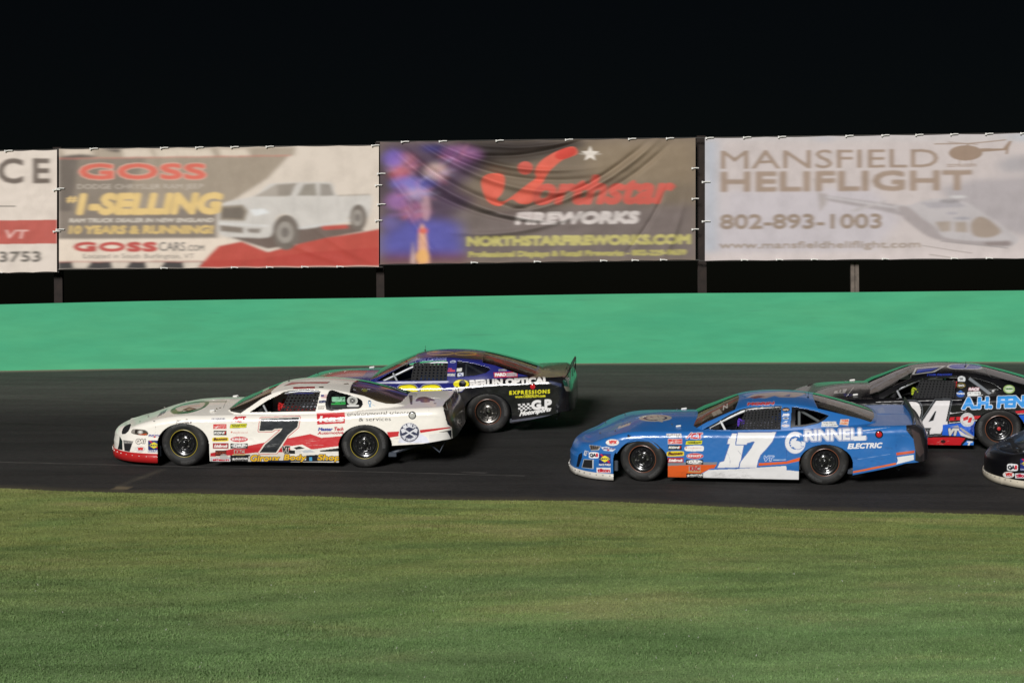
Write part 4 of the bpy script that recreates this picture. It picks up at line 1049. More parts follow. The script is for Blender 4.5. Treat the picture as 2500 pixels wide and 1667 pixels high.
    # ---- cabin
    cab = MB(); cab.box((1.5, .80, .46), (1.8, .015, .54)); cab.box((2.60, 0, .66), (.02, 1.3, .40)); cab.box((1.35, -.83, .46), (1.3, .012, .50)); cab.box((1.62, -.08, .62), (.95, .010, .66)); flo = MB(); flo.box((1.55, 0, .16), (2.4, 1.5, .02)); flo.box((.62, 0, .45), (.02, 1.4, .56)); body_xf(flo.obj('floor_pan', MATTE, root))  # upright sheet beside the seat is added to catch light behind the window
    body_xf(cab.obj('cabin_panel', C.get('cabin', GREYP), root))
    db = MB(); db.box((1.02, 0, .80), (.24, 1.42, .12), bev=.03); db.box((1.13, -.28, .84), (.05, .3, .09), bev=.015); body_xf(db.obj('dashboard', MATTE, root))
    seat = MB(); sy = -.36
    seat.box((1.95, sy, .30), (.50, .46, .12), bev=.04); seat.box((2.17, sy, .62), (.10, .46, .60), R=Matrix.Rotation(rad(12), 3, 'Y'), bev=.03)
    for k in (-1, 1): seat.box((2.10, sy + k * .22, .55), (.24, .04, .40), bev=.02); seat.box((2.14, sy + k * .18, .94), (.20, .03, .15), bev=.012)
    seat.box((2.26, sy, .95), (.06, .34, .20), bev=.02)
    so = body_xf(seat.obj('seat', SEATM, root))
    pad = MB(); pad.box((2.06, sy - .205, .955), (.08, .012, .10), bev=.004); body_xf(pad.obj('head_pad', REDPAD, root))
    swh = MB(); Rw = Matrix.Rotation(rad(65), 3, 'Z') ; tor = []
    for k in range(25): a = 2 * math.pi * k / 24; tor.append((1.42 + .06 * math.sin(a), sy + .175 * math.cos(a), .79 + .165 * math.sin(a)))
    swh.tube(tor, .014, 8, cap=False); swh.tube([(1.42, sy, .79), (1.12, sy, .72)], .016, 8); swh.box((1.42, sy, .79), (.02, .3, .03)); body_xf(swh.obj('steering_wheel', MATTE, root, True))
    # ---- the driver, strapped in the seat
    if C.get('driver'):
        suit, hel, glv, words_ = C['driver']
        pr = empty('person', (0, 0, 0)); dm = C.get('dxs', gh * .5)
        bo = mesh_obj('torso', *DRIVER_MESH, suit, pr, True); bo.name = 'body'
        hm = MB(); hm.lathe([(.0001, -.155), (.05, -.15), (.095, -.125), (.125, -.08), (.138, -.02), (.138, .03), (.130, .075), (.118, .105), (.10, .118), (.0001, .118)], 36, c=(2.03, -.36, .955), R=Matrix.Rotation(rad(-90), 3, 'X'))
        hm.box((1.93, -.36, .915), (.09, .17, .07), bev=.03); hm.obj('helmet', hel, pr, True)
        vz = MB(); vz.lathe([(.1405, -.035), (.143, .0), (.1405, .035)], 36, c=(2.03, -.36, .965), R=Matrix.Rotation(rad(-90), 3, 'X')); vo = vz.obj('visor', CHROME if C['id'] == 'navy' else BLACK, pr, True)
        import bmesh
        bm = bmesh.new(); bm.from_mesh(vo.data); bmesh.ops.delete(bm, geom=[v for v in bm.verts if v.co.x > 1.99], context='VERTS'); bm.to_mesh(vo.data); bm.free()
        for y, (gx, gy_, gz) in ((-1, (1.455, -.495, .83)), (1, (1.455, -.225, .83))):
            gv = MB()
            gv.box((gx, gy_, gz), (.075, .085, .10), R=Matrix.Rotation(rad(20), 3, 'Y'), bev=.03)
            for f in range(4): gv.tube([(gx - .02, gy_ - .035 * y, gz + .035 - .024 * f), (gx - .06, gy_ - .03 * y, gz + .035 - .024 * f), (gx - .065, gy_ + .01 * y, gz + .03 - .024 * f), (gx - .035, gy_ + .03 * y, gz + .028 - .024 * f)], [.012, .012, .011, .009], 8)
            gv.tube([(gx, gy_ + .03 * y, gz + .03), (gx - .03, gy_ + .045 * y, gz + .055), (gx - .055, gy_ + .02 * y, gz + .06)], [.014, .013, .010], 8)
            gv.obj('glove', glv, pr, True)
        M_ = Matrix.Translation(org) @ R.to_4x4() @ Matrix.Scale(KS, 4) @ Matrix.Translation(PV) @ BR.to_4x4() @ Matrix.Translation(-PV) @ Matrix.Translation(Vector((dm, 0, 0)))
        pr.matrix_world = M_; setp(pr, words_, 'person', 'drivers sitting in the racing cars')
    # ---- roll cage
    rc = MB(); T = C.get('tube', TUBE_S); r = .022; yr = .58; dx = C.get('gh', 0.0)
    for k in (-1, 1):
        rc.tube([(.92 + dx, k * .72, .50), (.98 + dx, k * .72, .80), (1.38 + dx, k * (yr + .02), .985), (1.52 + dx, k * yr, 1.04), (1.8 + dx, k * yr, 1.075), (2.25 + dx, k * yr, 1.075), (2.3 + dx, k * yr, 1.06)], r, 10)
        rc.tube([(2.28 + dx, k * .76, .2), (2.28 + dx, k * .72, .80), (2.28 + dx, k * yr, 1.06)], r, 10)
        rc.tube([(2.28 + dx, k * yr, 1.05), (3.0 + dx, k * .50, .62), (3.25 + dx, k * .45, .5)], r, 10)
        rc.tube([(1.02, k * .745, .74), (1.32, k * .74, .60), (2.28, k * .76, .56)], r, 10)
        rc.tube([(1.12, k * .70, .92), (1.28, k * .74, .62)], r * .8, 10)
    rc.tube([(2.28 + dx, -yr, 1.06), (2.28 + dx, yr, 1.06)], r); rc.tube([(1.42 + dx, -yr, .99), (1.42 + dx, yr, .99)], r); rc.tube([(2.28 + dx, -.70, .85), (2.28 + dx, .70, .85)], r)
    rc.tube([(2.28 + dx, .58, 1.05), (2.28 + dx, -.6, .3)], r)
    body_xf(rc.obj('roll_cage', T, root, True))
    # ---- chassis below and inside the bodywork
    ch_ = MB(); ch_.box((1.25, 0, .115), (3.0, 1.2, .05)); ch_.box((-.15, 0, .36), (1.15, .92, .34), bev=.05); ch_.box((3.1, 0, .42), (1.3, 1.0, .25), bev=.04)
    for k in (-1, 1):
        ch_.box((1.32, k * .72, .13), (1.7, .10, .08))
        ch_.tube([(0, k * .4, R_T), (0, k * .78, R_T)], .05, 10); ch_.tube([(WB, k * .4, R_T), (WB, k * .78, R_T)], .06, 10)
    for ax in (0, WB): ch_.box((ax, -.55, .45), (.66, .02, .27)); ch_.box((ax, .55, .45), (.66, .02, .27))  # liner sheets, coloured black to stand in for shade in the wheel wells
    body_xf(ch_.obj('chassis', MATTE, root))
    fr = MB(); fr.tube([(3.02, -.74, .20), (3.45, -.74, .34), (3.85, -.70, .40)], .025); fr.tube([(3.55, -.74, .36), (3.72, -.74, .22), (3.80, -.72, .38)], .014)
    for q_ in (((3.04, -.80, .19), (.12, .04, .07)), ((-.42, -.84, .22), (.12, .03, .16))):
        bk = MB(); bk.box(*q_, bev=.01); body_xf(bk.obj('bracket', C.get('frame', CHASSIS), root))
    body_xf(fr.obj('frame_rail', C.get('frame', CHASSIS), root))
    # ---- spoiler
    s0 = C.get('spoil_s', 3.80); hh = C.get('spoil_h', .10); ly = C.get('spoil_lean', .035)
    ysp = np.linspace(-.80, .80, 33); sx = s0 + .03 * (1 - (ysp / .8) ** 2); zz = zs(sx) - .012
    Vs = np.array([[(a_, b_, c_), (a_ + ly * .5, b_, c_ + hh * .5), (a_ + ly, b_, c_ + hh)] for a_, b_, c_ in zip(sx, ysp, zz)])
    spo = body_xf(mesh_obj('spoiler', Vs.reshape(-1, 3), grid_faces(33, 3), C.get('spoiler', BLACK), root, True)); so_ = spo.modifiers.new('sheet', 'SOLIDIFY'); so_.thickness = .006
    for y in (-.78, -.4, 0, .4, .78):
        sb = MB(); sy_ = s0 + .03 * (1 - (y / .8) ** 2); z0 = float(zs(sy_)); sb.tube([(sy_ + .07, y, z0 - .05), (sy_ + ly + .008, y, z0 + hh * .8)], .006, 6); body_xf(sb.obj('spoiler_brace', ALU, root, True))
    # ---- small fittings
    for nm, fn, m in C.get('fittings', []):
        b = MB(); fn(b, zs, zc, zr); body_xf(b.obj(nm, m, root, True))
    def hz(a, y):
        e_ = max(float(hw_at(np.array(a))) - K['ti_s'] - .03, .1); f = np.clip(1 - abs(y) / e_, 0, 1); g = math.sin(f * math.pi / 2) ** .9
        return float(zs(a) + (max(float(zc(a)), float(zs(a)) - .02) - zs(a)) * g)
    for (a, y) in ((-.66, -.40), (-.64, .42), (-.42, -.60), (-.35, .60), (.42, -.60), (.45, .6)):
        hp = MB(); z = hz(a, y); hp.tube([(a, y, z - .02), (a, y, z + .022)], .005, 8); hp.lathe([(.0001, 0), (.016, 0), (.016, .004), (.0001, .004)], 12, c=(a, y, z + .004), R=Matrix.Rotation(rad(90), 3, 'X')); body_xf(hp.obj('hood_pin', CHROME, root, True))
    for (a, y, l_) in ((.52 + gh, -.70, .08), (.56 + gh, .62, .09)):
        cf = MB(); cf.box((a, y, hz(a, y) + .014), (l_, .035, .028), R=Matrix.Rotation(rad(-8), 3, 'Y'), bev=.01); body_xf(cf.obj('cowl_deflector', C.get('cowl', WHITE_P), root))
    an = MB(); za = float(zr(C.get('ant_s', 1.5))); an.tube([(C.get('ant_s', 1.5), C.get('ant_y', 0), za - .01), (C.get('ant_s', 1.5) + .005, C.get('ant_y', 0), za + .075)], .003, 6); an.lathe([(.0001, 0), (.018, 0), (.014, .012), (.0001, .014)], 12, c=(C.get('ant_s', 1.5), C.get('ant_y', 0), za + .006), R=Matrix.Rotation(rad(-90), 3, 'X'))
    body_xf(an.obj('antenna', MATTE, root, True))
    if C.get('lamp_px'):
        q1, q2 = C['lamp_px']; d = np.where(sk, np.hypot(fx - q1, fy - q2), 1e9); i, j = np.unravel_index(np.argmin(d), d.shape); a_, y_, z_ = P[i, j]
        lp = MB(); lp.lathe([(.0001, -.014), (.03, -.012), (.040, -.008), (.042, .004)], 28, c=(a_, y_, z_)); body_xf(lp.obj('round_lamp', C.get('lamp_mat', CLEAR_RED), root, True))
        lr = MB(); lr.lathe([(.040, -.008), (.047, -.015), (.056, -.007), (.058, .008)], 28, c=(a_, y_, z_)); body_xf(lr.obj('lamp_bezel', C.get('bezel', BLACK), root, True))
    # ---- wheels
    st = C.get('steer', 2.0); hubc = C.get('hub')
    for i, (s_, sd_) in enumerate(((0, -1), (WB, -1), (0, 1), (WB, 1))):
        w = wheel(root, (s_, sd_ * y_in, R_T), RNG.uniform(0, 6.28) if C.get('spin') is None else C['spin'][i], sd_ > 0, C.get('rim', 'black') if s_ else C.get('rimf', 'black'), C.get('bright', True), C.get('stripe', 'y'), hubc if sd_ < 0 else None)
        if s_ == 0: w.rotation_euler[2] += rad(-st)
    return root
# ------------------------------------------------------------------ stickers shared by the field
def Z(pts, ox, oy, k): return [(ox + x / k, oy + y / k) for x, y in pts]
V1, V2, V3, V4, V5, V6 = (260, 840, 4.9), (680, 840, 4.9), (740, 840, 3.36), (1370, 920, 4.9), (1820, 920, 4.9), (1980, 860, 4.3558)
def st_quarter(c, x0, y0, x1, y1):
    m = (y0 + y1) / 2; c.poly([(x0 - 4, y0 - 4), (x1 - 10, y0 - 4), (x1 + 3, y1 + 4), (x0 + 24, y1 + 4), (x0 + 22, m + 3), (x0 - 4, m + 2)], (226, 222, 222)); c.text('QUARTER', x0, y0, x1 - 15, m - 2, (60, 60, 76), bold=.2); c.text('MASTER', x0 + 28, m + 1, x1, y1, (50, 50, 62), bold=.2)
def st_redbox(c, x0, y0, x1, y1):
    c.rect(x0, y0, x1, y1, (215, 60, 60), outline=[((235, 225, 215), .8)]); w = x1 - x0
    c.text('PERFORMANCE', x0 + w * .25, y0 + 8, x1 - 8, y0 + 20, (240, 220, 215), bold=.1); c.text('RACING SUPPLY', x0 + w * .35, y0 + 35, x1 - 8, y1 - 6, (240, 220, 215), bold=.1); c.poly([(x0 + 6, y1 - 14), (x0 + w * .4, y0 + 26), (x0 + w * .25, y1 - 6)], (240, 225, 220)); c.line([(x0 + 4, (y0 + y1) / 2), (x1 - 4, (y0 + y1) / 2 - 2)], 4, (240, 225, 220))
def st_koni(c, x0, y0, x1, y1):
    c.rect(x0, y0, x1, y1, (18, 16, 16)); w = x1 - x0; c.text('KONI', x0 + 6, y0 + 17, x0 + w * .78, y1 - 17, (235, 232, 228), shear=.35, bold=.8); c.poly([(x0 + w * .80, y0 + 14), (x0 + w * .96, y0 + 10), (x0 + w * .87, y1 - 12), (x0 + w * .80, y1 - 12), (x0 + w * .86, y0 + 24)], (214, 40, 30))
def st_bassett(c, x0, y0, x1, y1):
    P = smooth_pts([(x0, (y0 + y1) / 2 + 4), (x0 + 20, y0 + 4), (x1 - 20, y0), (x1, (y0 + y1) / 2), (x1 - 15, y1 - 2), (x0 + 20, y1 + 2)], 5); c.poly(P, (236, 208, 40)); c.text('Bassett', x0 + 18, y0 + 12, x1 - 16, y1 - 12, (92, 40, 20), shear=.25, bold=.75, slope=-.03)
def st_edel(c, x0, y0, x1, y1):
    c.rect(x0, y0, x1, y1, (168, 22, 40), outline=[((60, 10, 18), .6)]); c.text('Edelbrock', x0 + 14, y0 + 16, x1 - 14, y1 - 14, (238, 228, 224), shear=.3, bold=.6)
def st_act(c, x0, y0, x1, y1, ol=None):
    w = x1 - x0; k = dict(outline=[(ol, 1.2)]) if ol else {}; r = (196, 26, 40)
    c.poly([(x0, y1), (x0 + w * .30, y0), (x0 + w * .40, y0), (x0 + w * .44, y1), (x0 + w * .30, y1), (x0 + w * .28, y0 + (y1 - y0) * .35), (x0 + w * .10, y1)], r, **k)
    c.text('C', x0 + w * .34, y0 + 8, x0 + w * .70, y1, r, bold=1.3, **k); c.poly([(x0 + w * .66, y0), (x1, y0), (x1, y0 + 16), (x0 + w * .90, y0 + 16), (x0 + w * .90, y1), (x0 + w * .78, y1), (x0 + w * .78, y0 + 16), (x0 + w * .66, y0 + 16)], r, **k)
    c.poly([(x0 + w * .10, y1 - 22), (x0 + w * .62, y1 - 20), (x0 + w * .42, y1 - 2), (x0 + w * .3, y1 - 8)], r)
def st_thunder(c, x0, y0, x1, y1):
    c.poly([(x0 + 10, y0 + 5), (x1, y0 - 3), (x1 - 8, y1 - 8), (x0, y1)], (232, 226, 40), outline=[((60, 60, 20), .8)]); c.text('THUNDER ROAD', x0 + 18, y0 + 14, x1 - 16, y0 + 32, (60, 70, 20), shear=.3, bold=.35, slope=-.03); c.line([(x0 + 20, y1 - 10), (x1 - 30, y1 - 14)], 3, (120, 120, 30))
def st_maple(c, x0, y0, x1, y1, bg):
    if bg: c.poly(smooth_pts([(x0, y0 + 14), (x0 + 60, y0 - 6), (x1 - 10, y0 - 6), (x1, y1 - 4), (x1 - 60, y1 + 4), (x0 + 20, y1)], 4), (236, 234, 232))
    c.ell(x0 + 18, y0 + 16, 11, 11, (216, 130, 110)); c.text('maplewood', x0 + 40, y0 + 8, x1 - 10, y0 + 32, (222, 160, 150), bold=.15)
def st_kirkey(c, x0, y0, x1, y1, split=False):
    cx, cy = (x0 + x1) / 2, (y0 + y1) / 2; c.ell(cx, cy, (x1 - x0) / 2, (y1 - y0) / 2, (206, 60, 66), outline=[((232, 220, 216), .7)]); c.text('KIRKEY', x0 + 18, cy - 12, x1 - 18, cy + 11, (238, 226, 224), bold=.6)
    if split: c.rect(cx - 4, y0, cx + 4, y1, (232, 222, 208))
def st_drp(c, x0, y0, x1, y1):
    c.rect(x0, y0, x1, y1, (14, 14, 16)); cx, cy = (x0 + x1) / 2, (y0 + y1) / 2; c.ell(cx, cy - 4, (x1 - x0) * .46, (y1 - y0) * .40, (232, 230, 228)); c.ell(cx, cy - 4, (x1 - x0) * .40, (y1 - y0) * .32, (14, 14, 16)); c.text('DRP', x0 + 36, cy - 17, x1 - 36, cy + 10, (235, 233, 230), shear=.2, bold=1.1); c.line([(x0 + 20, y1 - 4), (x1 - 20, y1 - 4)], 3, (200, 200, 200))
def st_krc(c, x0, y0, x1, y1):
    c.rect(x0 + 14, y0, x1 - 10, y1, (176, 168, 160)); c.text('KRC', x0 + 26, y0 + 6, x1 - 18, y1 - 18, (190, 24, 36), bold=1.0); c.line([(x0, y1 - 6), (x1, y1 - 8)], 8, (206, 160, 40))
def st_allstar(c, x0, y0, x1, y1):
    c.rect(x0, y0, x1, y1, (10, 10, 12)); w = x1 - x0
    c.poly([(x0 + 26 + (22 if i % 2 == 0 else 9) * math.sin(i * math.pi / 5), (y0 + y1) / 2 - (22 if i % 2 == 0 else 9) * math.cos(i * math.pi / 5)) for i in range(10)], (236, 234, 230))
    c.text('ALLSTAR', x0 + 44, y0 + 10, x1 - 8, y0 + 28, (236, 234, 230), shear=.3, bold=.7); c.text('PERFORMANCE', x0 + 46, y1 - 16, x1 - 8, y1 - 7, (200, 198, 196), bold=.15)
def st_tilton(c, x0, y0, x1, y1):
    c.rect(x0, y0, x1, y1, (232, 230, 232), outline=[((60, 90, 150), .6)]); c.text('tilton', x0 + 14, y0 + 12, x1 - 12, y1 - 10, (200, 24, 50), bold=1.0)
def st_sunoco(c, x0, y0, x1, y1):
    c.rect(x0, y0, x1, y1, (28, 44, 116)); w, h = x1 - x0, y1 - y0; c.poly([(x0 + w * .08, y0 + 4), (x0 + w * .22, y0 + 2), (x0 + w * .92, y0 + h * .66), (x0 + w * .85, y0 + h * .78)], (206, 30, 50)); c.poly([(x0 + 3, y0 + h * .42), (x0 + w * .5, y0 + h * .14), (x1 - 3, y0 + h * .40), (x0 + w * .5, y0 + h * .70)], (240, 222, 40)); c.text('SUNOCO', x0 + 8, y0 + h * .35, x1 - 8, y0 + h * .49, (36, 44, 90), bold=.5); c.text('RACE FUELS', x0 + 3, y0 + h * .83, x1 - 3, y0 + h * .96, (230, 230, 236), bold=.35)
def st_vp(c, cx, cy, rx, ry):
    c.ell(cx, cy, rx, ry, (236, 234, 230), outline=[((120, 60, 50), .5)]); c.text('VPX', cx - rx * .55, cy - ry * .55, cx + rx * .6, cy + ry * .35, (214, 40, 36), shear=.15, bold=1.1); c.line([(cx - rx * .5, cy + ry * .6), (cx + rx * .5, cy + ry * .6)], 3, (40, 60, 130))
def st_qa1(c, x0, y0, x1, y1):
    P = smooth_pts([(x0, (y0 + y1) / 2), (x0 + 10, y0), (x1 - 10, y0 + 2), (x1, (y0 + y1) / 2), (x1 - 10, y1), (x0 + 10, y1 - 2)], 4); c.poly(P, (238, 238, 240)); w = x1 - x0; c.text('QA', x0 + w * .10, y0 + 16, x0 + w * .70, y1 - 18, (14, 18, 34), bold=1.0); c.text('1', x0 + w * .74, y0 + 16, x0 + w * .90, y1 - 18, (206, 30, 50), bold=1.1)
def st_dale(c, x0, y0, x1, y1):
    c.poly([(x0 + 8, y0), (x1 - 30, y0 - 2), (x1 - 22, y0 + 28), (x1, y1 - 12), (x1 - 12, y1), (x0, y1)], (222, 222, 220)); c.text('DALE SHAW', x0 + 14, y0 + 8, x1 - 36, y0 + 26, (20, 20, 24), shear=.2, bold=.3); c.text('RACE CARS', x0 + 12, y0 + 36, x1 - 50, y1 - 8, (20, 20, 24), shear=.2, bold=.3); c.line([(x1 - 48, y1 - 16), (x1 - 6, y1 - 18)], 7, (30, 30, 34))
def scuff(c, pts, n=12, col=(60, 58, 58), seed=0, r=40, a=.25):
    R = np.random.RandomState(seed)
    for k in range(n):
        x, y = pts[R.randint(len(pts))]; x += R.normal(0, r); y += R.normal(0, r * .3); L = R.uniform(8, 55)
        c.line([(x, y), (x + L, y + R.normal(0, 4))], R.uniform(.6, 2.2), col, a=a * R.uniform(.4, 1))
OUT = lambda P, ps: P

def grime(c, box, n, seed, col=(70, 62, 52), a=.10):
    R = np.random.RandomState(seed); x0, y0, x1, y1 = box
    for k in range(n):
        x, y = R.uniform(x0, x1), y1 - abs(R.normal(0, .45)) * (y1 - y0); r = R.uniform(4, 34)
        c.ell(x, y, r * R.uniform(.8, 2.2), r * R.uniform(.2, .6), col, rot=R.uniform(-.2, .2), a=a * R.uniform(.3, 1))
    for k in range(n * 2): c.ell(R.uniform(x0, x1), y1 - abs(R.normal(0, .4)) * (y1 - y0), R.uniform(1.2, 3.5), R.uniform(1, 2.5), col, a=.45)
def rivets(c, pts, col):
    for x, y in pts: c.ell(x, y, 3, 3, col, a=.8)
# ------------------------------------------------------------------ white car, number 7
c = Canvas(240, 890, 1180, 1190, 2.6, (247, 241, 231)).view(*V1)
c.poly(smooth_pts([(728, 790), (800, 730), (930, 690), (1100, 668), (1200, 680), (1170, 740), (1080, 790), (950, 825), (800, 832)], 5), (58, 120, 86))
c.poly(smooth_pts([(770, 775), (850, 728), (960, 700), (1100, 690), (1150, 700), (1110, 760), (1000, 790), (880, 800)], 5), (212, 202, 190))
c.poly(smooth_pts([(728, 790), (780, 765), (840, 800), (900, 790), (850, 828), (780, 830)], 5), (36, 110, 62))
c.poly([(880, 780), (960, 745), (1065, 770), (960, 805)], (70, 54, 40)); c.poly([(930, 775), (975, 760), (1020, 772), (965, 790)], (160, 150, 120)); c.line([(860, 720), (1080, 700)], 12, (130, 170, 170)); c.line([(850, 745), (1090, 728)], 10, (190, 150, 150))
c.text('ANNA', 585, 815, 665, 868, (70, 58, 100), shear=.3, bold=.6, slope=-.55)
c.poly([(1180, 665), (1420, 668), (1420, 690), (1190, 690)], (120, 140, 128), a=.6)
for x, y in ((360, 922), (558, 920), (1345, 757), (850, 915), (955, 900)): c.ell(x, y, 14, 5, (60, 56, 54))
c.text('Signature', 825, 905, 885, 935, (40, 36, 40), shear=.3, bold=.1, slope=-.15); c.text('CANADIANS', 822, 945, 1015, 968, (70, 50, 60), shear=.3, bold=.35, slope=-.13)
c.line([(575, 960), (582, 1040), (560, 1090)], 2, (150, 140, 130)); c.line([(1385, 760), (1410, 650)], 5, (90, 92, 90))
c.text('FIVE STAR', 492, 1082, 648, 1108, (84, 76, 150), shear=.2, bold=.5); c.line([(490, 1092), (655, 1090)], 3, (90, 90, 170)); c.poly([(550, 1112), (565, 1094), (585, 1112), (566, 1120)], (200, 40, 50))
c.text('QA1', 335, 1138, 442, 1184, (236, 228, 218), shear=.2, bold=1.1, outline=[((40, 34, 34), 1.2)]); st_vp(c, 388, 1256, 58, 30); st_sunoco(c, 485, 1152, 630, 1292)
c.poly([(170, 1148), (300, 1162), (255, 1290), (186, 1280)], (120, 118, 116)); c.poly([(185, 1190), (285, 1192), (250, 1286), (192, 1278)], (12, 12, 14)); c.text('ABC BODIES', 186, 1166, 288, 1182, (216, 210, 204), bold=.2)
c.poly([(120, 1100), (160, 1160), (160, 1270), (90, 1262), (110, 1200)], (24, 32, 34))
c.poly([(1240, 1305), (1480, 1258), (1825, 1188), (2200, 1120), (2200, 1300), (1780, 1300), (1480, 1330), (1240, 1345)], (196, 36, 44))
c.poly([(1240, 1345), (1490, 1332), (1780, 1296), (2200, 1290), (2200, 1420), (1240, 1420)], (228, 220, 208))
c.poly([(1240, 1400), (2200, 1392), (2200, 1425), (1240, 1425)], (44, 70, 130)); c.poly([(1480, 1330), (1720, 1322), (1690, 1410), (1480, 1410)], (20, 20, 26)); c.poly([(1700, 1340), (2200, 1322), (2200, 1390), (1690, 1405)], (226, 218, 206))
st_quarter(c, 1255, 882, 1430, 925); st_redbox(c, 1275, 955, 1432, 1012); st_koni(c, 1280, 1032, 1437, 1088); st_bassett(c, 1262, 1112, 1458, 1162); st_edel(c, 1272, 1185, 1455, 1248)
c.rect(1298, 1272, 1432, 1335, (56, 22, 16)); c.text('BUCKS', 1308, 1285, 1424, 1318, (150, 60, 40), bold=.5); st_tilton(c, 1250, 1360, 1475, 1405)
st_act(c, 1485, 862, 1670, 928); st_thunder(c, 1475, 952, 1678, 1003); st_maple(c, 1478, 1035, 1695, 1066, False); st_kirkey(c, 1482, 1105, 1692, 1170, True); st_drp(c, 1483, 1185, 1690, 1248); st_krc(c, 1510, 1262, 1660, 1328); st_allstar(c, 1493, 1350, 1693, 1402)
c.ell(1400, 1350, 50, 36, (186, 180, 176), a=.8)
c.text('Giroux', 1716, 1328, 2062, 1398, (240, 190, 40), shear=.22, bold=1.0, outline=[((28, 34, 66), 1.4)])
c.line([(1565, 1190), (1565, 1240)], 1.5, (120, 110, 104), a=.5); c.line([(1555, 850), (1560, 1400)], 1.3, (150, 140, 130), a=.7)
c.view(0, 700, 2.6133)
s7 = [(1666, 842), (1908, 833), (1897, 893), (1836, 945), (1762, 1056), (1656, 1058), (1692, 1006), (1790, 922), (1802, 903), (1752, 905), (1736, 916), (1655, 918)]
c.poly(s7, (28, 32, 40), outline=[((206, 40, 56), 4.6), ((232, 224, 212), 3.2)])
c.view(*V2)
c.poly([(-90, 1160), (90, 1130), (380, 1073), (510, 1118), (765, 1098), (738, 1216), (395, 1258), (285, 1200), (20, 1235), (-20, 1240)], (204, 42, 50))
c.view(0, 700, 2.6133); c.poly(s7, (28, 32, 40), outline=[((206, 40, 56), 4.6), ((232, 224, 212), 3.2)]); scuff(c, [(1740, 1010), (1700, 1020)], 14, (200, 200, 200), 3, 14, .3); scuff(c, [(1960, 985), (1990, 1010), (1500, 1040)], 16, (225, 215, 205), 4, 30, .5)
c.view(*V2)
c.poly([(60, 1262), (200, 1270), (200, 1312), (60, 1305)], (22, 24, 28)); c.poly([(180, 1238), (250, 1220), (318, 1246), (212, 1260)], (22, 24, 28)); c.poly([(200, 1262), (280, 1258), (270, 1300), (205, 1310)], (226, 222, 216)); c.poly([(488, 1272), (740, 1238), (740, 1280), (505, 1286)], (22, 24, 28)); c.poly([(270, 1270), (380, 1262), (440, 1290), (300, 1300)], (200, 204, 208))
c.poly([(-120, 1390), (740, 1382), (740, 1400), (-120, 1410)], (28, 34, 50)); c.poly([(330, 1330), (470, 1322), (470, 1395), (330, 1398)], (24, 28, 38)); c.rect(368, 1352, 402, 1396, (80, 160, 206))
c.text('VT', 42, 1222, 125, 1288, (26, 26, 28), shear=.1, bold=1.2, outline=[((220, 212, 204), 1.2)])
c.text('Body', 66, 1322, 322, 1384, (240, 190, 40), shear=.22, bold=1.0, outline=[((28, 34, 66), 1.4)]); c.text('Shop', 468, 1322, 728, 1384, (240, 190, 40), shear=.22, bold=1.0, outline=[((28, 34, 66), 1.4)])
c.poly([(455, 824), (790, 812), (793, 945), (462, 960)], (206, 44, 54)); c.poly([(455, 824), (790, 812), (790, 850), (456, 838)], (226, 90, 90)); c.text('kas', 490, 862, 772, 930, (242, 238, 234), shear=.18, bold=1.1, slope=-.03)
c.text('environmental science', 818, 812, 1558, 862, (56, 52, 52), bold=.25, slope=-.028); c.text('& services', 955, 878, 1338, 922, (56, 52, 52), bold=.25, slope=-.02)
c.text('Master', 476, 998, 640, 1034, (48, 62, 150), shear=.2, bold=.8, outline=[((220, 212, 214), .5)]); c.text('Tech', 660, 994, 770, 1032, (196, 44, 60), shear=.2, bold=.8); c.text('Automotive', 468, 1046, 772, 1078, (196, 60, 70), shear=.2, bold=.7, slope=-.02)
c.poly([(1290, 1050), (1434, 1042), (1428, 1100), (1315, 1118)], (204, 42, 50)); c.poly([(1680, 1026), (2046, 990), (2052, 1003), (1686, 1062)], (204, 42, 50))
c.poly([(1425, 1180), (1440, 1120), (1700, 1075), (1760, 1110), (1800, 1180)], (226, 228, 244), a=.9); c.poly([(1900, 1052), (2062, 1026), (2064, 1140), (2010, 1050)], (30, 28, 28)); c.poly([(1790, 1080), (2010, 1050), (2056, 1140), (2050, 1160), (1790, 1170)], (232, 228, 222))
c.ell(1558, 1056, 122, 118, (222, 220, 224)); c.ell(1558, 1056, 115, 111, (48, 52, 82)); c.line([(1490, 1020), (1625, 1105)], 17, (226, 226, 232)); c.line([(1625, 1020), (1490, 1105)], 17, (226, 226, 232)); c.poly([(1455, 1020), (1490, 1005), (1510, 1050), (1470, 1065)], (226, 226, 232)); c.poly([(1655, 1020), (1625, 1000), (1602, 1045), (1645, 1065)], (226, 226, 232))
def arc(cx, cy, r, a0, a1, h, asp=1.0):
    def f(u, v): a = a0 + (a1 - a0) * u; rr = r + v * h * (1 if r > 0 else 1); return cx + rr * np.sin(a), cy - rr * np.cos(a) * asp
    return f
c.text('BURLY', 0, 0, 1, 1, (230, 230, 236), bold=.9, warp=arc(1558, 1056, 66, -.85, .85, 38)); c.text('AXE THROWING', 0, 0, 1, 1, (220, 220, 228), bold=.6, warp=lambda u, v: (1558 + (100 - v * 26) * np.sin(math.pi + 1.15 - 2.3 * u), 1056 - (100 - v * 26) * np.cos(math.pi + 1.15 - 2.3 * u)))
c.line([(1787, 760), (1790, 1170)], 1.2, (170, 160, 150), a=.6)
c.line([(1085, 750), (1108, 700), (1100, 676), (1082, 676), (1075, 700), (1105, 750)], 9, (70, 150, 200)); c.ell(1090, 678, 12, 7, (40, 40, 60)); c.line([(1120, 720), (1155, 738)], 5, (150, 190, 220))
c.rect(508, 600, 588, 642, (206, 160, 160)); [c.rect(508, 604 + 9 * k, 588, 608 + 9 * k, (226, 214, 210)) for k in range(4)]; c.rect(508, 600, 546, 624, (80, 80, 130))
